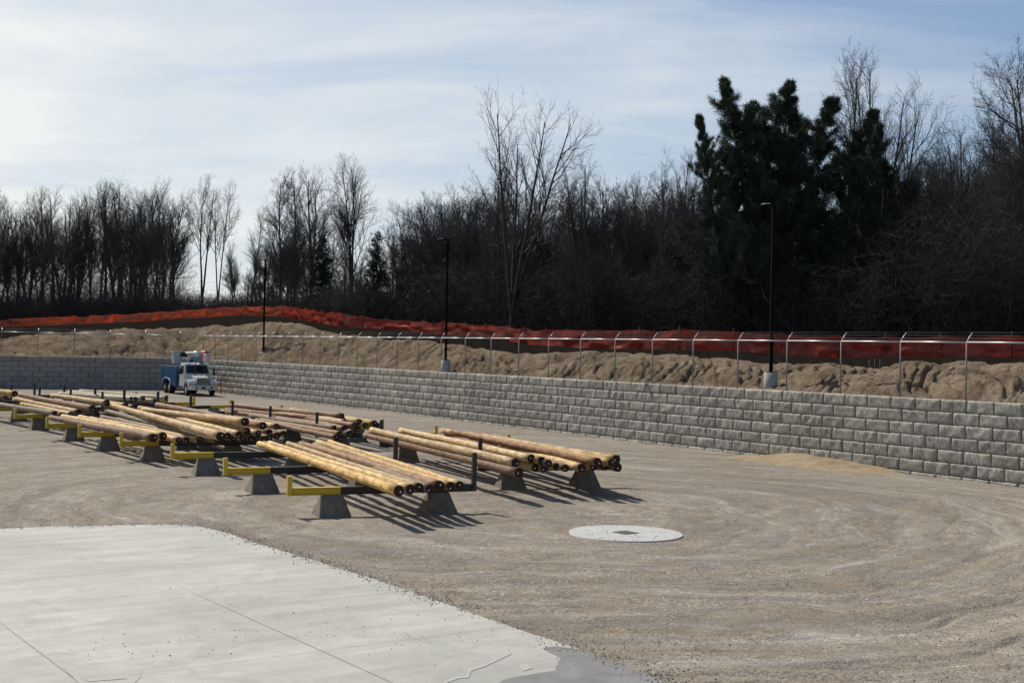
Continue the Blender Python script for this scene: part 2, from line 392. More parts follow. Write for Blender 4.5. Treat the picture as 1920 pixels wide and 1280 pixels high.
def build_bank():
    px = np.concatenate([np.linspace(-1600, -180, 36)[:-1], np.arange(-180, 2100, 2.6), np.geomspace(2100, 6500, 40)[1:]])
    t = (px-960)/FPX; wy = np.array([wallY(q) for q in t]); wy = np.where(wy > 1e8, np.interp(px, px[wy < 1e8], wy[wy < 1e8]), wy)
    dc = np.interp(px, [-420, 0, 350, 640, 1000, 1920, 3000, 6500], [13, 13, 12, 11, 9.5, 7.0, 5, 3])
    cy = np.interp(px, [q[0] for q in CR], [q[1] for q in CR])
    yc = wy+dc; zc = np.array([atY(a, b, c).z for a, b, c in zip(np.clip(px, -420, 2400), cy, yc)])
    zc = zc + fbm(px*.03, px*0, 4, 3)*.35*yc/60*.6
    ys = np.interp(px, sx, sZ); ys = np.maximum(ys, yc+4); zs = np.interp(px, sx, sb)
    rows = []; soil = []
    nv1 = 84
    for i in range(nv1):                         # wall -> crest
        k = i/(nv1-1); v = .42+(dc-.42)*k
        q = np.clip((v-1.3)/(dc-1.3), 0, 1); base = 2.80+(zc-2.80)*(1-(1-q)**1.6)*.95+(zc-2.80)*.05*q
        X = t*(wy+v); Y = wy+v; amp = np.clip(v-.8, 0, 2)/2*np.clip((dc-v)/2.0, .35, 1)
        al = X*.55-Y*.84                          # along the wall
        cr = X*.84+Y*.55
        lump = fbm(al*.30, cr*.35, 4, 41)*.95
        qd = al*.76+cr*.65+fbm(al*.3, cr*.3, 2, 49)*2.2; qa = cr*.76-al*.65; mask = np.clip(fbm(al*.2, cr*.2, 3, 43)*6+.75, 0, 1)
        rid = 1-np.abs(((qd/.58+fbm(al*.9, cr*.4, 2, 53)*1.2) % 1)-.5)*4.2; pat = np.clip(vnoise(qd*.62/.62/1.2, qa*.30, 44)*3.4-1.3, 0, 1)
        for c_, w_ in ((905, 40), (1120, 45), (1310, 60), (1425, 55), (1550, 45), (1775, 60), (1885, 55)):
            pat = np.maximum(pat, np.exp(-((px-c_)/w_)**2)*np.clip(1.5-q*1.3, 0, 1)*1.1)
        rid2_ = 1-np.abs(fbm(qd*.8, qa*.10, 2, 45))*7
        mask = np.maximum(mask, pat*.8)
        gro = (np.clip(rid*1.3, 0, 1)*.62*pat+np.clip(rid2_, 0, 1)*.55)*mask
        qe = X*.84+Y*.54; rid2 = 1-np.abs(fbm(qe*.42, (Y*.84-X*.54)*.08, 3, 46))*7
        leftm = np.clip((520-px)/150, 0, 1)
        gro = gro*(1-leftm)+np.clip(rid2, 0, 1)**2*mask*leftm*1.2
        terr = np.clip(1-np.abs(fbm(al*.22, cr*1.1, 3, 47))*9, 0, 1)*.22       # small slumped ledges
        Z = base+amp*(lump*.36-gro*.36-terr*1.3+fbm(al*2.2, cr*2.2, 4, 48, .62)*.24)
        Z = np.maximum(Z, 2.74)
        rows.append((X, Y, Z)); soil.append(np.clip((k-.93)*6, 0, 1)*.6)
    zl = rows[-1][2]
    for i in range(1, 22):                       # crest -> orange fence: dark topsoil
        k = i/21; Y = yc+(ys-yc)*k; X = t*Y; dip = -np.sin(np.pi*min(1, k*1.6))*.25*np.clip((ys-yc)/10, 0, 1) if k < .63 else 0
        Z = zl+(zs-zl)*k+dip+fbm(X*.8, Y*.8, 3, 51)*.16*math.sin(math.pi*k)
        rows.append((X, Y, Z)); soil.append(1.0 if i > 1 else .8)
    for dd in np.geomspace(1.5, 3500, 26):        # forest floor to the horizon
        Y = ys+dd; X = t*Y; Z = zs+fbm(X*.08, Y*.08, 3, 52)*min(dd*.06, 1.2)-.0006*dd
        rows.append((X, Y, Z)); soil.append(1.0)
    V = np.stack([np.stack(r, -1) for r in rows]); nr, nc = V.shape[:2]
    so_ = np.stack([np.broadcast_to(s, nc) for s in soil]).ravel().astype(np.float32)
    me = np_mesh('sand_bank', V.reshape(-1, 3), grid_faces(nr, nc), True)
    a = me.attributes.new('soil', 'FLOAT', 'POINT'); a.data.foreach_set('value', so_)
    struct(link('terrain', me, M['bank']))
    return t, px, ys, zs
build_bank()
def bank_z(X, Y):       # forest floor height near a point beyond the orange fence
    t = X/Y; p = 960+t*FPX; return float(np.interp(p, sx, sb))-.05

# ------------------------------------------------------------------ orange safety fence
def plastic_net(name, col, tr):
    m = bpy.data.materials.new(name); m.use_nodes = True; g = G(m.node_tree); nt = m.node_tree
    nt.nodes.remove(nt.nodes['Principled BSDF']); out = nt.nodes['Material Output']
    uv = g.n('ShaderNodeUVMap').outputs[0]
    n = g.noise(g.pos(), 1.2, 4); c = g.mix(n, tuple(q*.75 for q in col), col)
    d = g.n('ShaderNodeBsdfDiffuse'); g.put(d, 0, c); t = g.n('ShaderNodeBsdfTranslucent'); g.put(t, 0, c)
    gl = g.n('ShaderNodeBsdfGlossy'); gl.inputs['Roughness'].default_value = .32; gl.inputs[0].default_value = (1, .6, .5, 1)
    a = g.n('ShaderNodeMixShader'); a.inputs[0].default_value = .42; nt.links.new(d.outputs[0], a.inputs[1]); nt.links.new(t.outputs[0], a.inputs[2])
    b2 = g.n('ShaderNodeMixShader'); b2.inputs[0].default_value = .07; nt.links.new(a.outputs[0], b2.inputs[1]); nt.links.new(gl.outputs[0], b2.inputs[2])
    x, y, z = g.sep(uv)                    # net: open diamonds
    hx = g.math('ABSOLUTE', g.math('SUBTRACT', g.math('FRACT', g.math('MULTIPLY', x, 16.0)), .5))
    hy = g.math('ABSOLUTE', g.math('SUBTRACT', g.math('FRACT', g.math('MULTIPLY', y, 16.0)), .5))
    hole = g.math('LESS_THAN', g.math('MAXIMUM', hx, hy), tr)
    tp = g.n('ShaderNodeBsdfTransparent'); o = g.n('ShaderNodeMixShader')
    g.put(o, 0, hole); nt.links.new(b2.outputs[0], o.inputs[1]); nt.links.new(tp.outputs[0], o.inputs[2])
    nt.links.new(o.outputs[0], out.inputs[0]); return m
M['net'] = plastic_net('orange_net', (.90, .115, .035), .24)
M['net_shaded'] = plastic_net('orange_net_shaded', (.76, .085, .045), .36)  # same orange netting, its shaded side put into a darker, redder colour
M['stake'] = simple('stake_wood', (.06, .045, .035), .8)
def safety_fence(pts, m, label, seed):
    # pts: (px, Y, ybase, ytop) corners resampled to stakes ~3 m
    W3 = [(atY(p, yb, Y), atY(p, yt, Y)) for p, Y, yb, yt in pts]
    path = [Vector((a.x, a.y)) for a, b in W3]; cum = [0]
    for a, b in zip(path[:-1], path[1:]): cum.append(cum[-1]+(b-a).length)
    L = cum[-1]; f = lambda s, key: np.interp(s, cum, [key(q) for q in W3])
    n = int(L/.22); s = np.linspace(0, L, n); rr = random.Random(seed)
    X = f(s, lambda q: q[0].x); Y = f(s, lambda q: q[0].y); zb = f(s, lambda q: q[0].z); zt = f(s, lambda q: q[1].z)
    stakes = [0]
    while stakes[-1] < L-1.5: stakes.append(stakes[-1]+rr.uniform(2.6, 4.2))
    stakes = np.array(stakes[:-1]+[L]); ph = np.zeros(n); sag = np.zeros(n)
    for a, b in zip(stakes[:-1], stakes[1:]):
        k = (s >= a) & (s <= b); q = (s[k]-a)/(b-a); ph[k] = np.sin(q*np.pi); sag[k] = ph[k]*rr.uniform(.03, .22)
    rows = []; NR = 9; tx = np.gradient(X); ty = np.gradient(Y); ln = np.hypot(tx, ty); nx = ty/ln; ny = -tx/ln
    for j in range(NR):
        v = j/(NR-1); off = fbm(s*.7+seed, v*3+s*0, 3, seed)*.55*math.sin(math.pi*min(1, v+.12)) + ph*.14*(1-v) + fbm(s*2.6, v*4+s*0, 2, seed+5)*.14
        rows.append(np.stack([X+nx*off, Y+ny*off, (zb-.06)+(zt-zb+.06)*v-sag*v+fbm(s*.5, s*0+v, 2, seed+8)*.22*(1-v)], -1))
    V = np.stack(rows); me = np_mesh('netting', V.reshape(-1, 3), grid_faces(NR, n), True)
    uvl = me.uv_layers.new(name='UVMap'); vi = np.zeros(len(me.loops), np.int32); me.loops.foreach_get('vertex_index', vi)
    uu = np.stack([np.tile(s, NR), np.repeat(np.linspace(0, 1.2, NR), n)], -1)[vi]; uvl.data.foreach_set('uv', uu.astype(np.float32).ravel())
    root = empty('safety_fence', (X[0], Y[0], zb[0])); tag(root, label, 'safety fence', 'orange plastic safety fences along the top of the sand bank')
    inv = Matrix.Translation(-root.location); me.transform(inv); link('netting', me, m, root)
    for q in stakes:
        p = Vector((np.interp(q, s, X), np.interp(q, s, Y), np.interp(q, s, zb))); h = np.interp(q, s, zt)-p.z+rr.uniform(.05, .22)
        le = rr.uniform(-.06, .06)
        MB().tube((0, 0, -.3), (le, le*.5, h), .028, .022, 6).build('stake', M['stake'], root, p-root.location)
    return root
i6 = SAFE[:5]; safety_fence(i6, M['net'], 'bright orange plastic net fence on the bank top at left below the bare trees', 3)
safety_fence(SAFE[4:], M['net_shaded'], 'long shaded orange sagging net fence on the bank top, from its corner to the right', 9)

# ------------------------------------------------------------------ chain link fence with outrigger arms
M['galv'] = simple('galvanised', (.50, .51, .52), .42, .6, .5, .1)
M['galv_dull'] = simple('galvanised_dull', (.20, .20, .195), .6, .15, .3, .15)
def chain_fence(pts, off, phase, label, n_out):
    L = plen(pts); root = None; posts = []; s = phase
    def P(s):
        (x, y), d = walk(pts, s); n = (d[1], -d[0])
        if n[0]*(-x)+n[1]*(40-y) > 0: n = (-n[0], -n[1])
        return Vector((x+n[0]*off, y+n[1]*off, 0)), Vector((n[0], n[1], 0))
    while s < L-.1: posts.append(P(s)); s += 3.05
    root = empty('chain_link_fence', (posts[0][0].x, posts[0][0].y, 2.8)); tag(root, label, 'fence', 'galvanised fences on top of the retaining walls')
    o = root.location; RZ = 4.95
    for p, n in posts:
        q = Vector((p.x, p.y, 2.8))-o
        po = MB().tube((0, 0, -.3), (0, 0, RZ-2.8+.02), .030, .030, 8).build('post', M['galv_dull'], root, q)
        MB().tube((0, 0, RZ-2.8+.03), Vector((0, 0, RZ-2.8+.03))+n*.30+Vector((0, 0, .33)), .022, .018, 6).build('barb_arm', M['galv'], po)
    pl = [p for p, n in posts]
    r = MB()
    for a, b in zip(pl[:-1], pl[1:]):
        r.tube(Vector((a.x, a.y, RZ))-o, Vector((b.x, b.y, RZ))-o, .030, .030, 10)
    r.build('top_rail', M['galv'], root)
    for k in (.35, .68, 1.0):
        w = MB()
        for (a, na), (b, nb) in zip(posts[:-1], posts[1:]):
            w.tube(a+na*.30*k+Vector((0, 0, RZ+.03+.33*k))-o, b+nb*.30*k+Vector((0, 0, RZ+.03+.33*k))-o, .0055, .0055, 3)
        w.build('barbed_wire', M['galv_dull'], root)
    w = MB()
    for (a, na), (b, nb) in zip(posts[:-1], posts[1:]):
        w.tube(Vector((a.x, a.y, 2.92))-o, Vector((b.x, b.y, 2.92))-o, .004, .004, 3)
    w.build('bottom_wire', M['galv_dull'], root)
    return root
chain_fence(WR, .32, 1.05, 'galvanised fence with angled barbed wire arms on top of the long rough block wall', 1)
chain_fence(WL, .32, .9, 'galvanised fence with pale top rail on top of the shaded left block wall', 1)

# ------------------------------------------------------------------ lamp posts
M['lamp_dark'] = simple('bronze_paint', (.007, .006, .006), .8, .0, .05)
M['lamp_lens'] = simple('lamp_top', (.55, .56, .58), .25, .6, .6)
M['conc'] = simple('concrete', (.33, .32, .30), .9, 0, .2, .2, 3, .5)
def lamp(px, Y, zb, ztop, label, hd):
    p = atY(px, 660, Y); root = empty('lamp_post', (p.x, p.y, zb)); tag(root, label, 'lamp post', 'lamp posts along the top of the wall')
    h = ztop-zb
    MB().tube((0, 0, -.5), (0, 0, .68), .30, .30, 24).build('footing', M['conc'], root)
    MB().box((-.17, -.17, .68), (.17, .17, .71)).build('base_plate', M['lamp_dark'], root)
    MB().hexa([(-.075, -.075, .71), (.075, -.075, .71), (.075, .075, .71), (-.075, .075, .71), (-.06, -.06, h), (.06, -.06, h), (.06, .06, h), (-.06, .06, h)]).build('pole', M['lamp_dark'], root)
    d = Vector((hd[0], hd[1], 0)).normalized(); s = Vector((-d.y, d.x, 0)); a = MB()
    a.tube(Vector((0, 0, h-.06))+d*.04, Vector((0, 0, h-.06))+d*.16, .035, .035, 8); a.build('arm', M['lamp_dark'], root)
    def q(u, v, z): return Vector((0, 0, z))+d*(u-.16)+s*v
    hb = MB(); z0 = h-.10; z1 = h-.02
    hb.hexa([q(.3, -.17, z0), q(.3, .17, z0), q(.85, .17, z0+.015), q(.85, -.17, z0+.015), q(.33, -.14, z1), q(.33, .14, z1), q(.80, .14, z1-.02), q(.80, -.14, z1-.02)], 0, .015)
    he = hb.build('lamp_head', M['lamp_dark'], root)
    MB().hexa([q(.50, -.12, z1-.008), q(.50, .12, z1-.008), q(.78, .12, z1-.018), q(.78, -.12, z1-.018), q(.50, -.12, z1+.02), q(.50, .12, z1+.02), q(.78, .12, z1+.008), q(.78, -.12, z1+.008)]).build('heat_sink', M['lamp_lens'], he)
    return root
lamp(494, 108, 3.02, 11.3, 'dark lamp post farthest left, near the truck and the corner of the orange fence', (-1, -.35))
lamp(836, 81, 2.9, 11.1, 'middle dark lamp post on a concrete footing in front of the tall bare tree', (-1, -.25))
lamp(1446, 57.6, 2.88, 10.98, 'nearest dark lamp post in front of the big dark pines', (-.85, -.53))

# ------------------------------------------------------------------ concrete slab
def slab_mat():
    m, g, b = mat('slab_concrete'); p = g.pos(); x, y, z = g.sep(p)
    nd = g.math('ADD', g.math('MULTIPLY', x, .823), g.math('MULTIPLY', y, .568))
    tt = g.math('ADD', g.math('MULTIPLY', x, -.568), g.math('MULTIPLY', y, .823))
    wob = g.math('MULTIPLY', g.math('SUBTRACT', g.noise(p, 2.0, 3), .5), .015)
    def line(v, c, w): return g.math('LESS_THAN', g.math('ABSOLUTE', g.math('ADD', g.math('SUBTRACT', v, c), wob)), w)
    j = g.math('MAXIMUM', line(nd, 8.5, .016), g.math('MAXIMUM', line(nd, 5.05, .012), line(tt, 16.99, .009)))
    ax = g.vmul(g.comb(nd, tt, 0.0), (.5, 2.6, 1))
    trowel = g.noise(ax, .8, 6, .6, .3); bl = g.noise(p, .33, 4, .6, .5); fine = g.noise(p, 30.0, 3)
    c = g.ramp(trowel, [(.30, (.345, .342, .305)), (.5, (.400, .395, .352)), (.68, (.455, .448, .40))])
    c = g.mix(.6, c, g.ramp(bl, [(.3, .38), (.7, .62)]), 'OVERLAY'); c = g.mix(.25, c, g.ramp(fine, [(.3, .35), (.7, .65)]), 'OVERLAY')
    tyre = g.noise(g.comb(g.math('ADD', g.math('MULTIPLY', x, 3.2), g.math('MULTIPLY', y, .5)), g.math('MULTIPLY', g.math('SUBTRACT', y, g.math('MULTIPLY', x, .16)), 3.0), 0.0), .35, 5, .7, 1.0)
    c = g.mix(g.math('MULTIPLY', g.ramp(tyre, [(.50, 0.0), (.66, 1.0)]), .35), c, (.235, .228, .205))
    lay = g.noise(g.vmul(g.comb(nd, tt, 0.0), (1.0, 3.0, 1)), 1.6, 5, .65, 1.2)
    c = g.mix(g.math('MULTIPLY', g.ramp(lay, [(.63, 0.0), (.68, 1.0)]), .5), c, (.47, .468, .44))
    v = g.n('ShaderNodeTexVoronoi'); g.put(v, 'Vector', p); g.put(v, 'Scale', 3.2); rv = g.sep(v.outputs['Color'])[0]
    sp = g.math('MULTIPLY', g.math('LESS_THAN', v.outputs['Distance'], .05), g.math('GREATER_THAN', rv, .95))
    c = g.mix(g.math('MULTIPLY', sp, .7), c, (.16, .15, .14))
    c = g.mix(g.math('MULTIPLY', j, g.ramp(g.math('MULTIPLY', tt, .02), [(.40, .7), (.47, .06)])), c, (.13, .12, .105))
    g.put(b, 'Base Color', c); b.inputs['Roughness'].default_value = .75
    g.put(b, 'Normal', g.bump(g.math('ADD', g.math('MULTIPLY', trowel, .4), g.math('SUBTRACT', g.math('MULTIPLY', fine, .1), j)), .3, .02))
    return m
M['slab'] = slab_mat()
def sheet(name, pts, z0, z1, m, jag=0, seg=.25, seed=1):
    out = []; r = random.Random(seed)
    for a, b in zip(pts, pts[1:]+pts[:1]):
        L = (Vector(b)-Vector(a)).length; n = max(1, int(L/seg))
        for i in range(n):
            p = Vector(a).lerp(Vector(b), i/n); out.append((p.x+(r.uniform(-jag, jag)), p.y+r.uniform(-jag, jag)))
    bm = bmesh.new(); T = [bm.verts.new((x, y, z1)) for x, y in out]; B = [bm.verts.new((x, y, z0)) for x, y in out]
    bm.faces.new(T); n = len(T)
    for i in range(n): bm.faces.new((T[i], B[i], B[(i+1) % n], T[(i+1) % n]))
    bmesh.ops.recalc_face_normals(bm, faces=bm.faces)
    me = bpy.data.meshes.new(name); bm.to_mesh(me); bm.free()
    o = link(name, me, m); return o
edge = [at(-500, 1020), at(0, 994), at(100, 990), at(300, 985.5), at(350, 987), at(385, 992), at(430, 1003), at(470, 1018), at(700, 1088), at(960, 1180), at(1070, 1217), at(1245, 1283), at(1420, 1352)]
edge = [(p.x, p.y) for p in edge]+[(6, 6), (-14, 6), (-30, 20)]
struct(sheet('concrete_slab', edge, -.15, .045, M['slab'], .015))
def wet_mat():
    m, g, b = mat('damp_concrete'); p = g.pos(); n = g.noise(p, 1.2, 5, .6, .6)
    g.put(b, 'Base Color', g.ramp(n, [(.35, (.165, .160, .150)), (.65, (.245, .238, .224))]))
    b.inputs['Roughness'].default_value = .6; return m
M['wet'] = wet_mat()
wp = [(1222, 1268), (1190, 1254), (1140, 1236), (1100, 1220), (1068, 1213), (1040, 1211), (1018, 1214), (1030, 1222), (1050, 1232), (1048, 1244), (1040, 1256), (1015, 1260), (985, 1264), (960, 1269), (940, 1276), (920, 1300), (1290, 1300)]
struct(sheet('damp_patch', [tuple(at(x, y, .049).xy) for x, y in wp], .047, .0495, M['wet'], .02, .12, 5))
# pale slurry marks on the slab
M['white'] = simple('pale_slurry', (.415, .408, .368), .8, 0, .2, .08, 4)
for k, q in enumerate([[(118, 1250), (122, 1251), (160, 1280), (152, 1282), (136, 1268)],
          [(160, 1272), (240, 1266), (265, 1267), (258, 1275), (250, 1280), (236, 1280), (238, 1271), (165, 1277)],
          [(832, 1276), (858, 1266), (874, 1266), (878, 1252), (905, 1244), (935, 1232), (958, 1222), (960, 1225), (934, 1237), (908, 1249), (884, 1257), (879, 1270), (860, 1271), (834, 1281)],
          [(975, 1242), (990, 1245), (998, 1252), (982, 1257), (974, 1250)]]):
    struct(sheet('slurry_stain', [tuple(at(x, y, .05).xy) for x, y in q], .047, .0505+.0006*k, M['white'], .006, .08, 11+k))

# round concrete collar with a square grate
cx = at(1173, 1000.5)
mo = MB(); mo.tube((0, 0, -.1), (0, 0, .028), 1.38, 1.37, 72)
col = mo.build('drain_collar', None); M['collar'] = simple('collar_concrete', (.46, .46, .435), .8, 0, .2, .12, 2.5, .2)
col.data.materials.append(M['collar']); col.location = (cx.x, cx.y, 0); tag(col, 'round white concrete drain collar set in the gravel with a square grate', 'drain cover')
M['grate'] = simple('cast_iron', (.15, .13, .105), .7, .3, .3, .3, 12)
gm = MB()
for i in range(9):
    gm.box((-.31+i*.075, -.32, .064), (-.31+i*.075+.045, .32, .072))
gm.box((-.36, -.36, .063), (.36, -.32, .074)); gm.box((-.36, .32, .063), (.36, .36, .074)); gm.box((-.36, -.32, .063), (-.32, .32, .074)); gm.box((.32, -.32, .063), (.36, .32, .074))
gr = gm.build('grate', M['grate'], col); gr.rotation_euler = (0, 0, R(38)); gr.location.z = -.034; gr.scale = (.64, .64, 1)

# loose stones
def stones(name, P, lo, hi, m, label):
    n = len(P); base = np.array([(1, 0, 0), (-1, 0, 0), (0, 1, 0), (0, -1, 0), (0, 0, 1), (0, 0, -1)], float)
    fc = np.array([(0, 2, 4), (2, 1, 4), (1, 3, 4), (3, 0, 4), (2, 0, 5), (1, 2, 5), (3, 1, 5), (0, 3, 5)])
    r = rng.uniform(lo, hi, n)**1; sc = rng.uniform(.6, 1.3, (n, 3))*np.array([1, 1, .7]); an = rng.uniform(0, 6.28, n)
    V = base[None]*sc[:, None]*r[:, None, None]; c, s = np.cos(an)[:, None], np.sin(an)[:, None]
    V = np.stack([V[..., 0]*c-V[..., 1]*s, V[..., 0]*s+V[..., 1]*c, V[..., 2]], -1)+P[:, None, :]
    V += rng.normal(0, 1, V.shape)*(r*.18)[:, None, None]
    o = link(name, np_mesh(name, V.reshape(-1, 3), (fc[None]+np.arange(n)[:, None, None]*6).reshape(-1, 3)), m)
    tag(o, label, 'stones', kind='stuff'); return o
def stone_mat():
    m, g, b = mat('loose_stone'); n = g.noise(g.pos(), 9.0, 3); g.put(b, 'Base Color', g.ramp(n, [(.3, (.17, .155, .14)), (.5, (.28, .26, .235)), (.7, (.42, .40, .37))])); return m
M['stone'] = stone_mat()
E = edge[:13]; P = []
cum = np.cumsum([0]+[math.dist(a, b) for a, b in zip(E[:-1], E[1:])])
for i in range(4200):
    s = rng.uniform(0, cum[-1]); x = np.interp(s, cum, [q[0] for q in E]); y = np.interp(s, cum, [q[1] for q in E])
    d = rng.normal(.12, .22); k = int(np.searchsorted(cum, s))-1; a, b = E[max(k, 0)], E[min(k+1, 12)]; L = math.dist(a, b) or 1
    nx, ny = -(b[1]-a[1])/L, (b[0]-a[0])/L
    cl = vnoise(s*.9, 0, 77)
    if rng.random() > .2+cl: continue
    X, Y = x+nx*d, y+ny*d; on = d < 0
    P.append((X, Y, .055 if on else .02))
stones('edge_gravel', np.array(P), .006, .020, M['stone'], 'loose gravel spilled along the edge of the pale concrete slab')
P = []
for i in range(700):
    p = at(rng.uniform(0, 1150), 1000+rng.uniform(0, 1)**1.0*275)
    if vnoise(p.x*.7, p.y*.7, 15)+.3*vnoise(p.x*3, p.y*3, 16) < .78: continue
    k = p.x*.823+p.y*.568
    if k < 11.5 and p.y < 31: P.append((p.x, p.y, .052))
stones('slab_pebbles', np.array(P), .004, .014, M['stone'], 'small dark pebbles scattered on the concrete slab')
P = []
for i in range(5000):
    px, py = rng.uniform(0, 1920), 900+380*rng.uniform(0, 1)**.8; p = at(px, py)
    if p.x*.823+p.y*.568 < 11.9 and p.y < 31.5: continue
    if vnoise(p.x*.5, p.y*.5, 5)+.35*vnoise(p.x*2, p.y*2, 6) < .72: continue
    P.append((p.x, p.y, .008+float(yard_z(np.array([p.x]), np.array([p.y]))[0])))
stones('yard_stones', np.array(P), .006, .018, M['stone'], 'loose stones lying on the gravel yard')
P = []
for i in range(240):
    a = rng.uniform(0, 6.28); r = 1.36*rng.uniform(0, 1)**.5
    if vnoise(a*2, r*3, 9) > .45: P.append((cx.x+r*math.cos(a), cx.y+r*math.sin(a), .033))
stones('collar_pebbles', np.array(P), .008, .02, M['stone'], 'dark gravel bits scattered on the round white drain collar')

# sand heap at the foot of the wall
def heap():
    c = at(1545, 882); n1, n2 = 90, 44; u = np.linspace(-1, 1, n1); v = np.linspace(-1, 1, n2); U, V = np.meshgrid(u, v)
    d = np.array([.53, -.848]); n = np.array([-.848, -.53]); base = np.array(at(1545, 868).xy)
    al = U*4.6; w = (V+1)*1.45-.15
    X = base[0]+d[0]*al+n[0]*w; Y = base[1]+d[1]*al+n[1]*w
    prof = np.clip(1-np.abs(U)**1.7, 0, 1)*np.clip(1-((V+1)/2)**.9, 0, 1)
    Z = prof*(.42+fbm(al*.9, w*.9, 4, 61)*.5)-.04+fbm(al*2.5, w*2.5, 3, 62)*.05*np.clip(prof*4, 0, 1)
    o = link('sand_heap', np_mesh('sand_heap', np.stack([X, Y, Z], -1).reshape(-1, 3), grid_faces(n2, n1), True), None)
    m, g, b = mat('orange_sand'); k = g.noise(g.pos(), 1.4, 5, .6); g.put(b, 'Base Color', g.ramp(k, [(.3, (.23, .170, .105)), (.7, (.35, .27, .175))])); b.inputs['Roughness'].default_value = .95
    g.put(b, 'Normal', g.bump(g.noise(g.pos(), 9.0, 4), .7, .05)); o.data.materials.append(m)
    tag(o, 'low orange sand heap spilled against the foot of the block wall', 'sand')
heap()

# ------------------------------------------------------------------ pole racks
M['yellow'] = simple('yellow_paint', (.60, .42, .035), .5, 0, .4, .12, 5)
M['black'] = simple('black_paint', (.018, .018, .020), .38, 0, .5, .2, 5)
def dead_mat():
    m, g, b = mat('stained_concrete'); p = g.obj(); n = g.noise(p, 2.5, 5, .6); s = g.noise(g.vmul(p, (6, 6, .8)), 1.5, 4)
    c = g.ramp(n, [(.3, (.125, .108, .080)), (.7, (.235, .208, .16))]); c = g.mix(.5, c, g.ramp(s, [(.3, .3), (.7, .65)]), 'OVERLAY')
    g.put(b, 'Base Color', c); g.put(b, 'Normal', g.bump(n, .4, .03)); b.inputs['Roughness'].default_value = .9; return m
M['dead'] = dead_mat()
ORD = ['first', 'second', 'third', 'fourth', 'fifth', 'sixth', 'seventh', 'eighth', 'ninth', 'tenth', 'eleventh', 'twelfth', 'thirteenth', 'fourteenth', 'fifteenth', 'sixteenth', 'seventeenth', 'eighteenth', 'nineteenth', 'twentieth']
def rack(yel, blk, label, post=True, bolt=True, ypost=True):
    """yel / blk: the (x, y) ends of the beam; yellow short post at one, tall black post at the other"""
    Y = Vector((*yel, 0)); B = Vector((*blk, 0)); L = (B-Y).length; d = (B-Y)/L; ang = math.atan2(d.y, d.x)
    root = empty('pole_rack', (Y.x, Y.y, 0), ang); tag(root, label, 'rack', 'steel pole racks in the yard')
    def ibeam(x0, x1, m, nm):
        mb = MB(); prof = [(-.085, .54), (.085, .54), (.085, .556), (.010, .558), (.010, .722), (.085, .724), (.085, .74), (-.085, .74), (-.085, .724), (-.010, .722), (-.010, .558), (-.085, .556)]
        mb.prism(prof, 'x', x0, x1); return mb.build(nm, m, root)
    ibeam(.062, 1.35, M['yellow'], 'beam_end'); ibeam(1.35, L-.062, M['black'], 'beam')
    if ypost: MB().box((-.06, -.075, .535), (.06, .075, 1.04), 0, .008).build('short_post', M['yellow'], root)
    if post: MB().box((L-.06, -.06, .535), (L+.06, .06, 1.58), 0, .008).build('tall_post', M['black'], root)
    for x in (1.12, L-1.02):
        mb = MB(); b = [(-.44, -.5), (.44, -.5), (.44, .5), (-.44, .5)]; t = [(-.27, -.14), (.27, -.14), (.27, .14), (-.27, .14)]
        mb.hexa([(x+u, v, -.05) for u, v in b]+[(x+u, v, .537) for u, v in t], 0, .02); mb.build('concrete_base', M['dead'], root)
    return root
RB = [((-5.65, 33.6), (-.96, 35.5), 1), ((-8.37, 38.5), (-3.57, 40.8), 1), ((-11.2, 43.4), (-6.4, 45.4), 0), ((-14.3, 48.1), (-9.6, 50.1), 0), ((-17.2, 52.2), (-12.5, 54.4), 0),
      ((-20.2, 57.0), (-15.6, 59.4), 0), ((-24.0, 63.3), (-19.3, 66.4), 1), ((-27.3, 69.3), (-22.5, 72.0), 1), ((-30.0, 72.2), (-25.3, 75.1), 1), ((-32.8, 75.4), (-28.2, 78.2), 1), ((-35.4, 78.0), (-30.9, 80.8), 1)]
RBL = ['nearest yellow and black rack beam, under the front stack', 'second rack beam from the front with yellow end left of the front stack', 'third yellow ended rack beam, between front stack and middle stack', 'fourth rack beam with yellow end by the two dark log butts',
       'fifth rack beam, its yellow end under the lower left logs', 'sixth rack beam, yellow end beside the tips of the lower left logs', 'seventh rack beam with yellow end in the left row, under the left logs', 'eighth rack beam at the left edge of the picture',
       'rack in the left row beyond the eighth, black post showing over the logs', 'tenth rack of the left row, black post showing over the left logs', 'farthest rack of the left row, black post near the left edge']
for (a, b, p), l in zip(RB, RBL): rack(a, b, l, bool(p))
RA = [((3.5, 42.5), (-.94, 41.25)), ((-.06, 51.2), (-4.93, 50.0)), ((-3.18, 56), (-8.1, 54.7)), ((-5.9, 60.3), (-10.9, 59.3)), ((-9.0, 65.6), (-13.6, 63.9)), ((-12.6, 71.8), (-16.9, 69.0)),
      ((-16.5, 77.0), (-19.9, 73.7)), ((-19.4, 80.0), (-22.6, 76.4)), ((-21.8, 82.8), (-25.2, 79.2)), ((-24.6, 85.8), (-28.1, 82.2)), ((-27.6, 88.9), (-31.1, 85.3))]
RAL = ['front rack of the right row with tall black post before the bright logs', 'second rack of the right row with tall black post left of the bright logs', 'third rack of the right row, black post by the dark log butts', 'fourth rack of the right row, black post across the brown logs',
       'fifth rack of the right row at the far tips of the brown logs', 'sixth rack of the right row, bare black beam in front of the truck', 'empty rack with yellow end directly in front of the truck', 'rack with yellow end left of the truck beside the pale logs',
       'rack under the near ends of the pale logs', 'rack under the middle of the pale far logs', 'farthest rack of the right row near the left wall']
for (a, b), l in zip(RA, RAL): rack(a, b, l)

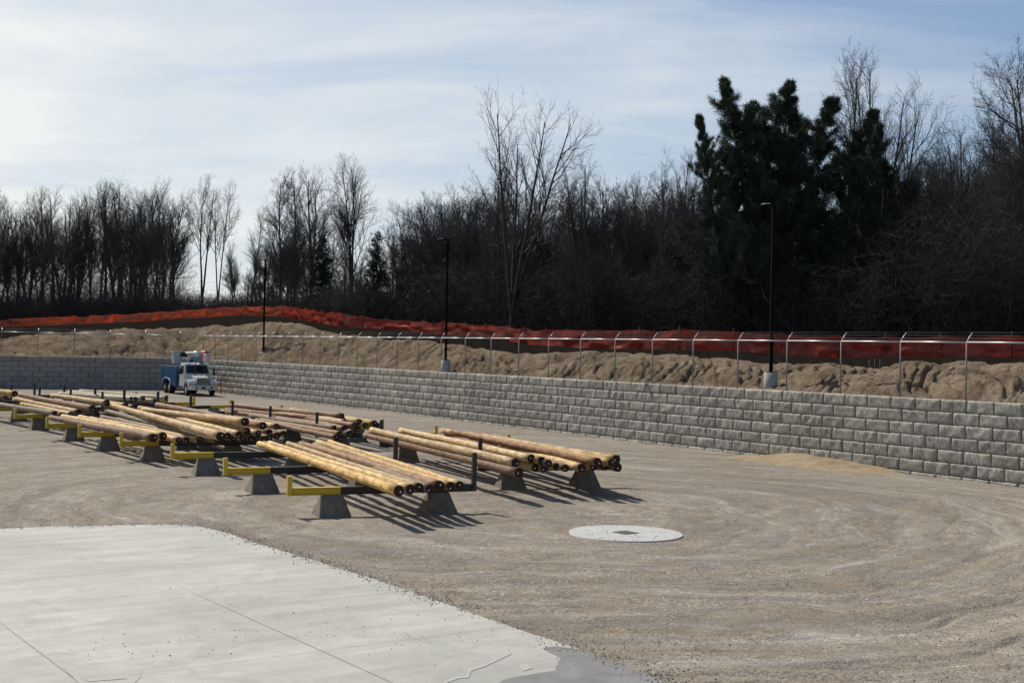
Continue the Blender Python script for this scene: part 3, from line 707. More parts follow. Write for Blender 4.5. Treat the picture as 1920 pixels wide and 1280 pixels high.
# ------------------------------------------------------------------ wooden poles
def wood_mat(name, c0, c1, c2, blot):
    m, g, b = mat(name); p = g.obj(); r = g.rnd(); off = g.comb(g.math('MULTIPLY', r, 37.0), g.math('MULTIPLY', r, 91.0), 0.0)
    q = g.vadd(p, off); n = g.noise(g.vmul(q, (1.5, 4, 4)), 1.3, 6, .72, .8); k = g.noise(g.vmul(q, (.9, 10, 10)), 2.2, 4); sp = g.noise(g.vmul(q, (3.5, 8, 8)), 2.0, 3)
    c = g.ramp(k, [(.3, c0), (.55, c1), (.75, c2)])
    c = g.mix(g.math('MULTIPLY', g.ramp(n, [(.47, 0.0), (.56, 1.0)]), blot), c, tuple(x*.34 for x in c0))
    c = g.mix(g.math('MULTIPLY', g.ramp(sp, [(.64, 0.0), (.70, 1.0)]), .6), c, (.10, .05, .025))
    hv = g.n('ShaderNodeHueSaturation'); g.put(hv, 'Color', c); g.put(hv, 'Value', g.math('ADD', .80, g.math('MULTIPLY', r, .40))); g.put(hv, 'Saturation', g.math('ADD', .85, g.math('MULTIPLY', g.math('FRACT', g.math('MULTIPLY', r, 7.0)), .25)))
    g.put(b, 'Base Color', hv.outputs[0]); b.inputs['Roughness'].default_value = .7; b.inputs['Specular IOR Level'].default_value = .25
    g.put(b, 'Normal', g.bump(g.math('ADD', n, g.math('MULTIPLY', k, .5)), .6, .02)); return m
M['w_tan'] = wood_mat('peeled_tan_wood', (.42, .25, .095), (.64, .43, .185), (.82, .61, .30), .50)
M['w_red'] = wood_mat('reddish_wood', (.20, .105, .058), (.31, .175, .098), (.41, .25, .14), .55)
M['w_grey'] = wood_mat('weathered_wood', (.17, .125, .078), (.27, .205, .125), (.35, .28, .18), .45)
M['w_pale'] = wood_mat('pale_wood', (.46, .38, .26), (.58, .50, .36), (.70, .62, .48), .25)
def end_mat():
    m, g, b = mat('pole_end'); r = g.noise(g.obj(), 30.0, 3); g.put(b, 'Base Color', g.mix(r, (.012, .009, .008), (.075, .032, .018))); return m
M['end'] = end_mat()
M['tagm'] = simple('end_tag', (.75, .75, .72), .4, .2, .5)
WK = {'t': 'w_tan', 'r': 'w_red', 'g': 'w_grey', 'p': 'w_pale'}
WN = {'t': 'golden tan', 'r': 'reddish brown', 'g': 'weathered grey brown', 'p': 'pale'}
def pole(near, far, r0, r1, kind, label, group):
    r0 *= .95; r1 *= .95
    near = Vector(near); far = Vector(far); L = (far-near).length; n = 16; K = 26
    rr = random.Random(int(abs(near.x*1000+far.y*77))); ph = rr.uniform(0, 6); bow = rr.uniform(-.05, .05)
    sd_ = rr.randrange(999); T = np.linspace(0, 2*math.pi, n, endpoint=False); V = []
    for i in range(K):
        s = i/(K-1); rad = r0+(r1-r0)*s; w = 1+fbm(np.cos(T)*1.2+s*L*.8+sd_, np.sin(T)*1.2+5, 2, sd_)*.10
        cy = bow*math.sin(math.pi*s)+.012*math.sin(s*9+ph); cz = .008*math.sin(s*7+ph*2)
        V.append(np.stack([np.full(n, s*L), cy+np.cos(T)*rad*w, cz+np.sin(T)*rad*w], -1))
    V = np.concatenate(V); me = bpy.data.meshes.new('wooden_pole'); bm = bmesh.new(); vs = [bm.verts.new(v) for v in V]
    for i in range(K-1):
        for j in range(n):
            f = bm.faces.new((vs[i*n+j], vs[i*n+(j+1) % n], vs[(i+1)*n+(j+1) % n], vs[(i+1)*n+j])); f.smooth = True
    f = bm.faces.new(vs[:n][::-1]); f.material_index = 1; f = bm.faces.new(vs[-n:]); f.material_index = 1
    bmesh.ops.recalc_face_normals(bm, faces=bm.faces); bm.to_mesh(me); bm.free()
    o = link('wooden_pole', me, [M[WK[kind]], M['end']]); o.location = near
    o.rotation_euler = (far-near).to_track_quat('X', 'Z').to_euler()
    tag(o, label, 'wooden pole', group)
    t = MB().tube((-.012, 0, 0), (-.002, 0, 0), r0*.17, r0*.13, 7).build('end_tag', M['tagm'], o, (0, rr.uniform(-.4, .4)*r0, rr.uniform(-.4, .3)*r0))
    return o
def stack(name, rows, group):
    # rows: (near px, near py, far px, far py, z near, z far, r0, r1, kind), listed left to right at the near end
    cnt = len(rows)
    order = sorted(range(cnt), key=lambda i: rows[i][0])
    for k, i in enumerate(order):
        a, b, c, d, z0, z1, r0, r1, kd = rows[i]
        pos = 'leftmost' if k == 0 else ('rightmost' if k == cnt-1 else ORD[k]+' from left')
        pole(at(a, b, z0), at(c, d, z1), r0, r1, kd, f'{WN[kd]} pole, {pos} by near end, {name}', group)
G1 = 'poles on the front stack'
stack('on the front stack', [
    (749, 920, 486, 832, .90, .88, .145, .115, 't'), (769, 917, 505, 831, .90, .87, .13, .10, 't'), (786, 914, 540, 832, .89, .86, .125, .10, 't'),
    (823, 911, 565, 832, .90, .88, .150, .120, 'r'), (846, 912, 596, 830, .88, .88, .125, .125, 't'), (862, 909, 617, 828, .88, .87, .12, .09, 't'), (806, 916, 589, 834, .87, .85, .115, .09, 'g')], G1)
G2 = 'poles on the bright right stack'
stack('on the bright right stack', [
    (974, 885, 684, 815, .89, .88, .145, .12, 'r'), (967, 867, 697, 806, 1.13, 1.12, .14, .13, 't'), (996, 859, 752, 806, 1.17, 1.12, .135, .11, 't'),
    (1016, 864, 770, 810, 1.12, 1.06, .13, .10, 't'), (1028, 868, 790, 812, 1.08, 1.0, .12, .095, 'r'), (1004, 877, 730, 818, .88, .87, .135, .11, 't'), (1044, 875, 806, 816, .88, .87, .125, .10, 't'), (1021, 878, 768, 816, .88, .87, .12, .10, 'g'),
    (1061, 877, 836, 816, .88, .87, .12, .10, 'r'), (1090, 877, 858, 815, .88, .87, .14, .11, 't'), (1113, 874, 880, 814, .90, .88, .14, .11, 't'),
    (1134, 874, 905, 815, .88, .87, .13, .10, 'g'), (1121, 866, 840, 808, 1.10, 1.08, .135, .11, 'r'), (1146, 867, 868, 812, 1.08, 1.05, .13, .11, 't'), (1155, 861, 828, 807, 1.14, 1.06, .15, .12, 't'), (1158, 876, 925, 817, .88, .87, .14, .11, 'r')], G2)
G3 = 'poles on the brown middle stack'
stack('on the brown middle stack', [
    (641, 780, 434, 760, 1.33, 1.24, .135, .115, 'r'), (630, 787, 424, 768, 1.17, 1.07, .13, .11, 'r'), (622, 797, 426, 772, 1.02, .98, .135, .115, 'r'), (619, 809, 480, 787, .88, .88, .125, .10, 'g'),
    (636, 800, 470, 778, 1.06, 1.02, .13, .11, 'r'), (647, 791, 480, 770, 1.16, 1.1, .13, .11, 't'), (655, 813, 500, 785, .88, .88, .13, .10, 'g'), (638, 814, 490, 788, .88, .88, .13, .11, 'r'), (630, 820, 496, 790, .80, .86, .12, .1, 'r'),
    (646, 803, 500, 780, 1.06, 1.02, .13, .10, 'r'), (629, 803, 470, 779, 1.02, 1.0, .13, .10, 'g'), (662, 811, 515, 784, .88, .88, .13, .10, 'r'), (666, 797, 510, 776, 1.10, 1.06, .13, .10, 'r'), (674, 790, 500, 768, 1.18, 1.12, .13, .10, 't'), (671, 804, 520, 780, .94, .90, .13, .10, 'g'), (685, 797, 530, 772, 1.04, .98, .13, .10, 't'), (702, 793, 545, 767, 1.08, 1.0, .135, .10, 't'), (712, 797, 565, 771, .96, .90, .125, .10, 'r')], G3)
G4 = 'poles on the crossing middle left stack'
stack('on the crossed golden stack', [
    (414, 818, 198, 756, 1.30, 1.34, .165, .12, 't'), (408, 824, 200, 771, 1.0, 1.05, .15, .12, 'g'), (399, 825, 190, 781, .90, .92, .11, .085, 'g'), (427, 816, 250, 772, 1.12, 1.1, .12, .10, 't'), (438, 822, 280, 782, .90, .90, .13, .10, 'r'),
    (448, 815, 275, 768, 1.13, 1.14, .135, .10, 't'), (463, 808, 262, 764, 1.17, 1.22, .14, .11, 't'), (460, 791, 268, 768, 1.52, 1.20, .165, .12, 't'), (484, 813, 300, 772, 1.1, 1.1, .13, .10, 't'), (493, 798, 295, 758, 1.38, 1.42, .15, .12, 'r'),
    (470, 822, 300, 780, .90, .90, .13, .1, 'r'), (519, 800, 330, 764, 1.20, 1.20, .13, .10, 't'), (505, 821, 330, 780, .90, .90, .13, .10, 'r'), (521, 816, 350, 776, .92, .9, .13, .10, 'r'), (533, 813, 372, 779, .90, .88, .13, .10, 'r'), (506, 810, 340, 771, 1.08, 1.05, .13, .10, 'g'), (488, 823, 330, 783, .88, .88, .125, .10, 'r'), (455, 823, 300, 783, .89, .89, .125, .10, 't')], G4)
G5 = 'poles on the lower left stack'
stack('on the low left stack', [
    (288, 821, 95, 783, .98, .92, .165, .125, 'r'), (306, 818, 118, 781, .98, .94, .16, .12, 't'), (335, 825, 150, 781, .90, .94, .125, .11, 't'), (350, 825, 170, 784, .90, .90, .12, .10, 'r'), (373, 825, 190, 787, .90, .90, .12, .10, 't')], G5)
G6 = 'poles on the far left stack'
stack('on the left edge stack', [
    (104, 776, -60, 748, .92, .92, .15, .12, 'g'), (118, 778, -30, 752, .90, .90, .13, .10, 'r'), (147, 773, 30, 748, .98, 1.05, .16, .12, 't'), (134, 776, 40, 757, .92, .92, .13, .10, 't'), (174, 766, 36, 740, 1.22, 1.28, .165, .13, 'r'),
    (182, 772, 60, 755, .98, .98, .145, .12, 'g'), (200, 755, 98, 741, 1.45, 1.35, .16, .12, 't'), (236, 760, 120, 743, 1.2, 1.2, .14, .12, 't'), (252, 763, 140, 748, 1.1, 1.05, .13, .11, 'r')], G6)
G7 = 'poles poking in at the left edge'
stack('at the left edge', [(28, 738, -90, 728, 1.50, 1.50, .18, .14, 't'), (12, 745, -100, 738, 1.1, 1.1, .16, .12, 'r'), (3, 747, -100, 742, .95, .95, .15, .12, 'r')], G7)
G8 = 'pale poles in front of the truck'
stack('on the pale far stack', [(254, 748, 112, 738, 1.0, 1.0, .15, .12, 'p'), (268, 747, 130, 735, 1.02, 1.05, .15, .12, 'p'), (312, 747, 150, 733, .96, 1.15, .16, .12, 'p'), (290, 751, 140, 739, .90, .9, .13, .10, 'p')], G8)

# ------------------------------------------------------------------ bucket truck
M['t_white'] = simple('white_paint', (.55, .55, .53), .22, 0, .5, .04)
M['t_blue'] = simple('blue_paint', (.012, .072, .165), .30, 0, .5, .15)
M['t_red'] = simple('red_paint', (.55, .03, .03), .35, 0, .5, .1)
M['t_glass'] = simple('dark_glass', (.012, .015, .018), .06, 0, .6, .1)
M['t_chrome'] = simple('chrome', (.75, .75, .73), .25, .8, .5, .1)
M['t_rubber'] = simple('rubber', (.02, .02, .02), .85, 0, .2, .2)
M['t_dark'] = simple('dark_frame', (.02, .02, .022), .6, 0, .3, .2)
M['t_lamp'] = simple('clear_lens', (.70, .72, .75), .12, .3, .6, .05)
M['t_amber'] = simple('amber_lens', (.7, .22, .03), .2, 0, .5, .05)
def wheel(root, x, y, wdt=.30, r=.52):
    s = 1 if y > 0 else -1
    w = empty('wheel', (x, y, r)); w.parent = root
    t = MB(); n = 28; prof = [(.30, -.5), (.44, -.5), (.50, -.42), (.52, -.3), (.52, .3), (.50, .42), (.44, .5), (.30, .5)]
    rings = []
    for i in range(n):
        a = 2*math.pi*i/n; rings.append([t.bm.verts.new((math.cos(a)*p*r/.52, q*wdt, math.sin(a)*p*r/.52)) for p, q in prof])
    for i in range(n):
        A, B = rings[i], rings[(i+1) % n]
        for j in range(len(prof)): t.bm.faces.new((A[j], A[(j+1) % len(prof)], B[(j+1) % len(prof)], B[j]))
    t.build('tyre', M['t_rubber'], w, smooth=False)
    MB().tube((0, -wdt*.38, 0), (0, wdt*.30*s if s > 0 else wdt*.38, 0), .29, .29, 20).tube((0, s*wdt*.25, 0), (0, s*wdt*.52, 0), .13, .10, 12).build('rim', M['t_white'], w)
    return w
def truck():
    ax = (at(374, 741.6)); root = empty('bucket_truck', (ax.x, ax.y, 0), math.atan2(-.866, .5))
    tag(root, 'white cab utility bucket truck with blue service body parked beside the wall corner', 'truck')
    for y in (-1.02, 1.02):
        wheel(root, 0, y)
        for x in (-4.95, -6.25): wheel(root, x, y*.93, .48)
    MB().box((-7.3, -.42, .62), (.8, -.28, .88)).box((-7.3, .28, .62), (.8, .42, .88)).box((-.12, -.95, .45), (.12, .95, .6)).box((-5.05, -.9, .45), (-4.85, .9, .6)).box((-6.35, -.9, .45), (-6.15, .9, .6)).build('chassis', M['t_dark'], root)
    MB().hexa([(.98, -1.2, .48), (1.0, 1.2, .48), (1.0, 1.2, .50), (.98, -1.2, .5)]+[(.98, -1.2, .52), (1, 1.2, .52), (1, 1.2, .53), (.98, -1.2, .53)]) if False else None
    b = MB(); pts = [(.78, -1.22), (1.12, -.95), (1.24, -.5), (1.27, 0), (1.24, .5), (1.12, .95), (.78, 1.22)]; bi = [(x-.12, y*.97) for x, y in pts]
    for (p, q), (pi_, qi) in zip(zip(pts[:-1], pts[1:]), zip(bi[:-1], bi[1:])):
        b.hexa([(p[0], p[1], .50), (q[0], q[1], .50), (qi[0], qi[1], .50), (pi_[0], pi_[1], .50), (p[0], p[1], .86), (q[0], q[1], .86), (qi[0], qi[1], .86), (pi_[0], pi_[1], .86)])
    bp = b.build('bumper', M['t_white'], root)
    MB().tube((1.2, -.62, .68), (1.30, -.62, .68), .07, .07, 10).tube((1.2, .62, .68), (1.30, .62, .68), .07, .07, 10).box((1.26, -.22, .60), (1.285, .12, .76)).build('fog_lamps', M['t_dark'], bp)
    # hood: tapered, sloping forward
    h = MB()
    h.hexa([(.98, -.56, .88), (.98, .56, .88), (-.75, .80, .95), (-.75, -.80, .95), (.90, -.50, 1.50), (.90, .50, 1.50), (-.75, .72, 1.78), (-.75, -.72, 1.78)], 0, .07)
    hood = h.build('hood', M['t_white'], root)
    MB().hexa([(.97, -.52, .92), (1.06, -.50, .92), (1.06, .50, .92), (.97, .52, .92), (.90, -.46, 1.44), (1.0, -.44, 1.44), (1.0, .44, 1.44), (.90, .46, 1.44)], 0, .02).build('grille', M['t_dark'], hood)
    gb = MB()
    for i in range(7): gb.box((1.05-.008*i, -.43, .97+i*.068), (1.073-.008*i, .43, .985+i*.068))
    gb.box((1.07, -.50, .905), (1.085, .50, .93)); gb.build('grille_bars', M['t_chrome'], hood)
    for s in (-1, 1):                         # fenders with wheel arch
        f = MB(); prof = []
        for i in range(11):
            a = math.pi*i/10; prof.append((-math.cos(a)*.62, .60+math.sin(a)*.52))
        outp = [(.88, .82), (.86, 1.15), (.55, 1.32), (-.2, 1.36), (-.78, 1.30), (-.80, .62)]
        poly = [(x, z) for x, z in prof][::1]; poly = poly+outp
        f.prism(poly, 'y', s*.62, s*1.18); f.build('fender', M['t_white'], root)
        hl = MB().hexa([(.80, s*.66, .98), (.92, s*.66, .98), (.80, s*1.14, .98), (.70, s*1.14, .98), (.72, s*.66, 1.24), (.86, s*.66, 1.24), (.72, s*1.12, 1.22), (.62, s*1.12, 1.22)], 0, .02)
        hl.build('headlight', M['t_lamp'], root)
        MB().box((.74, s*1.02-.09, .88), (.90, s*1.02+.09, .955)).build('turn_signal', M['t_amber'], root)
    # cab
    cab = MB(); side = [(-.62, .72), (-.62, 1.74), (-1.02, 2.56), (-1.25, 2.66), (-2.10, 2.66), (-2.22, 2.5), (-2.22, .72)]
    def wv(z): return 1.10 if z < 1.8 else 1.10-(z-1.8)*.16
    A = [cab.bm.verts.new((x, -wv(z), z)) for x, z in side]; B = [cab.bm.verts.new((x, wv(z), z)) for x, z in side]
    cab.bm.faces.new(A); cab.bm.faces.new(B[::-1])
    for i in range(len(side)): cab.bm.faces.new((A[i], B[i], B[(i+1) % len(side)], A[(i+1) % len(side)]))
    cb = cab.build('cab', M['t_white'], root)
    MB().hexa([(-.640, -.95, 1.80), (-.640, .95, 1.80), (-.70, .95, 1.80), (-.70, -.95, 1.80), (-.955, -.86, 2.46), (-.955, .86, 2.46), (-1.03, .86, 2.46), (-1.03, -.86, 2.46)], 0, .01).build('windshield', M['t_glass'], cb)
    for s in (-1, 1):
        d = MB().box((-2.02, s*1.10 if s < 0 else 1.08, .80), (-.86, s*1.08 if s < 0 else 1.125, 1.74)) if False else MB().box((-2.02, min(s*1.09, s*1.125), .80), (-.80, max(s*1.09, s*1.125), 1.74))
        dr = d.build('door', M['t_white'], cb)
        MB().box((-1.95, min(s*1.12, s*1.15), 1.45), (-1.80, max(s*1.12, s*1.15), 1.50)).build('handle', M['t_dark'], dr)
        y0, y1 = s*1.075, s*1.115; z = 1.80
        MB().hexa([(-.86, y0, 1.80), (-.86, y1, 1.80), (-1.92, y1, 1.80), (-1.92, y0, 1.80), (-1.18, s*.99, 2.42), (-1.18, s*1.03, 2.42), (-1.92, s*1.03, 2.42), (-1.92, s*.99, 2.42)]).build('side_window', M['t_glass'], cb)
        MB().box((-.72, s*1.38-.09, 1.72), (-.66, s*1.38+.09, 2.22), 0, .02).tube((-.75, s*1.08, 1.80), (-.70, s*1.36, 1.84), .02, .02, 6).tube((-.80, s*1.06, 2.20), (-.70, s*1.36, 2.14), .02, .02, 6).build('mirror', M['t_dark'], root)
    MB().box((-1.5, -.14, 2.665), (-1.3, .10, 2.74)).tube((-1.35, -.62, 2.66), (-1.35, -.62, 2.95), .05, .04, 8).tube((-1.35, -.62, 2.93), (-1.35, -.62, 3.05), .13, .10, 12).build('beacon', M['t_white'], cb)
    MB().box((-1.05, -.05, 2.60), (-.95, .05, 2.66)).build('marker_light', M['t_red'], cb)
    # service body
    body = MB(); s0 = -2.55; s1 = -7.45
    for s in (-1, 1):
        a, c = sorted((s*.62, s*1.22))
        prof = [(s0, .78), (s0, 2.06), (s1, 2.06), (s1, .95)]
        arch = [(-5.6-math.cos(math.pi*i/10)*1.25, .78+math.sin(math.pi*i/10)**.6*.52) for i in range(11)]
        body.prism([(s0, .60), (s0, 2.32), (s1, 2.32), (s1, .80)]+[(x, z) for x, z in arch], 'y', a, c)
    body.box((s1, -.62, .92), (s0, .62, 1.05)); body.box((s0-.05, -.62, 1.05), (s0, .62, 2.0)); body.box((-3.5, -.95, 1.06), (-2.62, .95, 2.62)); bd = body.build('service_body', M['t_blue'], root)
    for s in (-1, 1):
        for x0, x1, z0, z1 in ((-3.35, -2.65, .68, 2.22), (-4.2, -3.45, .95, 2.22), (-6.4, -4.3, 1.45, 2.22), (-7.35, -6.95, .95, 2.22), (-6.9, -6.45, 1.45, 2.22)):
            y0, y1 = sorted((s*1.22, s*1.245)); dd = MB().box((x0, y0, z0), (x1, y1, z1), 0, .008).build('locker_door', M['t_blue'], bd)
            y0, y1 = sorted((s*1.245, s*1.262)); MB().box(((x0+x1)/2-.06, y0, z0+.2), ((x0+x1)/2+.06, y1, z0+.26)).build('latch', M['t_chrome'], dd)
        y0, y1 = sorted((s*1.20, s*1.25)); MB().box((s1, y0, 2.32), (s0, y1, 2.36)).build('top_trim', M['t_lamp'], bd)
        ar = MB()
        for i in range(10):
            a0, a1 = math.pi*i/10, math.pi*(i+1)/10
            p = (-5.6-math.cos(a0)*1.27, s*1.24, .78+math.sin(a0)**.6*.54); q = (-5.6-math.cos(a1)*1.27, s*1.24, .78+math.sin(a1)**.6*.54)
            ar.tube(p, q, .035, .035, 6)
        ar.build('arch_trim', M['t_lamp'], bd)
    MB().box((-2.5, -1.18, .50), (-2.28, -.70, .62)).box((-2.5, .70, .50), (-2.28, 1.18, .62)).build('step', M['t_chrome'], root)
    # aerial device
    t = MB().tube((-3.3, .3, 1.05), (-3.3, .3, 2.35), .38, .34, 16).box((-3.7, -.02, 2.3), (-2.95, .62, 2.95), 0, .05); t.build('turret', M['t_blue'], root)
    MB().hexa([(-3.4, .30, 2.62), (-3.4, .72, 2.62), (-3.4, .72, 3.0), (-3.4, .30, 3.0), (.05, .34, 2.80), (.05, .68, 2.80), (.05, .68, 3.12), (.05, .34, 3.12)] if False else
              [(-3.6, .24, 2.62), (.05, .30, 2.80), (.05, .74, 2.80), (-3.6, .76, 2.62), (-3.6, .24, 3.16), (.05, .30, 3.24), (.05, .74, 3.24), (-3.6, .76, 3.16)], 0, .03).build('lower_boom', M['t_blue'], root)
    MB().tube((-5.3, .35, 3.42), (-1.3, .45, 3.46), .135, .17, 16).build('upper_boom', M['t_white'], root)
    MB().tube((-1.3, .45, 3.46), (-.5, .48, 3.46), .20, .22, 16).box((-1.2, .22, 3.05), (-.5, .72, 3.40), 0, .04).build('boom_sleeve', M['t_blue'], root)
    MB().tube((-.5, .48, 3.44), (.0, .50, 3.42), .25, .25, 16).box((-.5, .24, 2.80), (.05, .76, 3.42), 0, .05).build('elbow', M['t_red'], root)
    MB().tube((.05, .26, 3.12), (.05, .76, 3.12), .34, .34, 22).build('elbow_cover', M['t_white'], root)
    bk = MB(); pr = [(-.34, -.34), (.34, -.34), (.34, .34), (-.34, .34)]
    bk.hexa([(-5.75+u*.9, -.35+v*.9, 2.50) for u, v in pr]+[(-5.75+u*1.12, -.35+v*1.12, 3.56) for u, v in pr], 0, .05)
    bk.box((-6.17, -.77, 3.50), (-5.33, .07, 3.57), 0, .02); bk.build('bucket', M['t_white'], root)
    MB().tube((-5.3, .35, 3.42), (-5.35, -.15, 3.2), .08, .08, 8).box((-5.4, -.1, 3.1), (-5.1, .4, 3.5), 0, .03).build('bucket_bracket', M['t_dark'], root)
    MB().tube((-3.1, .5, 2.3), (-1.6, .5, 2.85), .07, .05, 10).build('lift_cylinder', M['t_chrome'], root)
    return root
truck()
M['redst'] = simple('red_stake', (.6, .05, .05), .6)
p = at(414, 739); st = MB().box((-.03, -.03, 0), (.03, .03, 1.65)).box((-.28, -.015, .85), (.28, .015, .90)).build('marker_stake', M['redst'], None, p); tag(st, 'thin red marker stake with a crossbar between the truck and the block wall', 'stake')
M['pipe'] = simple('dull_pipe', (.10, .10, .10), .8, 0, .1)
for k, (px, y0, y1) in enumerate([(1630, 700, 673), (1640, 700, 673), (1650, 700, 674)]):
    p = atY(px, y0, 63.0); q = atY(px, y1, 63.0)
    o = MB().tube((0, 0, -.3), (0, 0, (q-p).z), .03, .03, 8).build('pipe_stub', M['pipe'], None, p)
    tag(o, ['leftmost', 'middle', 'rightmost'][k]+' of three upright grey pipe stubs in the dip of the sand bank', 'pipe', 'grey pipe stubs in the dip of the sand bank')
p = atY(1208, 718, 0.1+float(wallY((1208-960)/FPX)))
o = MB().box((-.09, -.07, 0), (.09, .07, .18), 0, .03).build('white_stone', M['collar'], None, (p.x, p.y, TOPZ)); tag(o, 'small white lump sitting on top of the block wall', 'stone')

# ------------------------------------------------------------------ trees
def bark_mat(name, a, b2):
    m, g, b = mat(name); n = g.noise(g.vmul(g.obj(), (3, 3, .7)), 2.0, 4); g.put(b, 'Base Color', g.mix(n, a, b2)); b.inputs['Roughness'].default_value = .9; b.inputs['Specular IOR Level'].default_value = .15; return m
M['bark'] = bark_mat('grey_bark', (.045, .040, .038), (.090, .082, .076))
M['twig'] = bark_mat('brown_twig', (.052, .046, .045), (.100, .092, .089))
M['brushm'] = bark_mat('dead_brush', (.036, .031, .029), (.074, .064, .058))
M['bark2'] = bark_mat('dark_bark', (.030, .026, .024), (.055, .048, .042))
def leaf_mat(name, a, b2):
    m, g, b = mat(name); n = g.noise(g.obj(), 1.1, 4, .6); n2 = g.noise(g.obj(), 9.0, 2)
    g.put(b, 'Base Color', g.mix(g.math('MULTIPLY', g.math('ADD', n, n2), .5), a, b2)); b.inputs['Roughness'].default_value = .7; b.inputs['Specular IOR Level'].default_value = .2; return m
M['pine'] = leaf_mat('pine_needles', (.022, .036, .024), (.058, .080, .046))
M['spruce'] = leaf_mat('spruce_needles', (.012, .024, .014), (.032, .050, .026))
def rot_about(d, ang, az):
    u = d.orthogonal().normalized(); v = d.cross(u); return (d*math.cos(ang)+(u*math.cos(az)+v*math.sin(az))*math.sin(ang)).normalized()
def gen_bare(seed, H, leaders=1, clear=.3, spread=.5, dens=1.0, lean=0.0, r0=None, maxlv=4):
    r = random.Random(seed); T = []; Cn = []
    r0 = r0 or H*.0145
    def grow(p, d, L, rad, lv, taper=0):
        n = {0: 12, 1: 7, 2: 4, 3: 3, 4: 1}[lv]; st = L/n; pts = [(p.copy(), d.copy(), rad)]
        up = {0: .03, 1: .075, 2: .08, 3: .05, 4: .03}[lv]; jit = {0: .035, 1: .10, 2: .16, 3: .22, 4: .2}[lv]
        for i in range(n):
            d = (d+Vector((r.gauss(0, jit), r.gauss(0, jit), r.gauss(0, jit*.6)+up))).normalized()
            q = p+d*st; tp = taper or .80; ra = rad*(1-i/n*tp); rb = rad*(1-(i+1)/n*tp)
            (T if lv == 0 else Cn).append((*p, *q, ra, rb)); p = q; pts.append((p.copy(), d.copy(), rb))
        return pts
    def sub(pts, L, rad, lv):
        if lv > maxlv: return
        cnt = {1: 22, 2: 11, 3: 9, 4: 6}[lv]*dens*(L/({1: H, 2: H*.33, 3: H*.14, 4: H*.06}[lv]))**.6
        cnt = max(1, int(cnt+r.random())); lo = clear if lv == 1 else .18
        for i in range(cnt):
            f = lo+(1-lo)*((i+r.random())/cnt); k = f*(len(pts)-1); j = min(int(k), len(pts)-2); fr = k-j
            p = pts[j][0].lerp(pts[j+1][0], fr); d = pts[j][1]; ra = pts[j][2]
            ang = r.uniform(.45, .85)*(spread/.5) if lv == 1 else r.uniform(.35, .95)
            dd = rot_about(d, min(ang, 1.3), r.uniform(0, 6.28))
            if dd.z < -.1: dd.z *= -.3; dd.normalize()
            if lv == 1: l2 = H*.34*(1.08-f)**.42*r.uniform(.65, 1.15)
            else: l2 = L*r.uniform(.32, .60)*(1.15-f*.5)
            rr = min(ra*.62, l2*.017+.004); rr = max(rr, .0075)
            sub(grow(p, dd, l2, rr, lv), l2, rr, lv+1)
    base = Vector((0, 0, -.3))
    if leaders == 1:
        d = Vector((lean, r.uniform(-.03, .03), 1)).normalized(); sub(grow(base, d, H, r0, 0), H, r0, 1)
    else:
        fork = grow(base, Vector((lean, 0, 1)).normalized(), H*r.uniform(.12, .2), r0, 0, .22)
        for i in range(leaders):
            az = 6.28*i/leaders+r.uniform(-.4, .4); dd = rot_about(Vector((0, 0, 1)), r.uniform(.10, .30), az); L = H*r.uniform(.66, .82)
            a = fork[-1][0]; pts = grow(a-Vector((0, 0, .15)), dd, L, r0*.74, 0); sub(pts, L*.95, r0*.7, 1)
    return T, Cn
def tree_meshes(seed, **k):
    T, Cn = gen_bare(seed, **k); V, F = prisms(T, 7); a = np_mesh('trunk', V, F, True); V, F = prisms(Cn, 3); b = np_mesh('crown', V, F)
    a.materials.append(M['bark']); b.materials.append(M['twig']); return a, b
BT = {}
BT['slim0'] = tree_meshes(1, H=17, clear=.30, spread=.42, dens=1.0)
BT['slim1'] = tree_meshes(2, H=17, clear=.35, spread=.40, dens=1.0, lean=.06)
BT['slim2'] = tree_meshes(3, H=17, leaders=2, clear=.25, spread=.42, dens=.95)
BT['vase0'] = tree_meshes(4, H=17, leaders=4, clear=.15, spread=.42, dens=.85)
BT['crown5'] = tree_meshes(14, H=17, leaders=4, clear=.28, spread=.52, dens=.68)
BT['vase1'] = tree_meshes(5, H=17, leaders=3, clear=.18, spread=.5, dens=.9)
BT['wide0'] = tree_meshes(6, H=15, leaders=3, clear=.12, spread=.68, dens=1.1)
BT['wide1'] = tree_meshes(7, H=15, leaders=2, clear=.15, spread=.72, dens=1.15)
BT['leafy'] = tree_meshes(8, H=17, clear=.16, spread=.55, dens=1.15)
BT['sparse'] = tree_meshes(9, H=17, leaders=2, clear=.35, spread=.45, dens=.8)
HT = {k: (15 if k.startswith('wide') else 17) for k in BT}
def tree(kind, px, Y, ytop, label, group, ybase=None, wid=1.0, rz=None, name='bare_tree'):
    Y = max(Y, float(np.interp(px, sx, sZ))+2.5+random.uniform(0, 3))
    top = atY(px, ytop, Y); z0 = bank_z(top.x, Y) if ybase is None else atY(px, ybase, Y).z
    h = max(2, top.z-z0)
    root = empty(name, (top.x, Y, z0), random.uniform(0, 6.28) if rz is None else rz); s = h/(HT[kind]*.97)
    root.scale = (s*wid, s*wid, s)
    for nm, me in zip(('trunk', 'crown'), BT[kind]):
        o = bpy.data.objects.new(nm, me); COL.objects.link(o); o.parent = root
    return tag(root, label, 'tree', group)
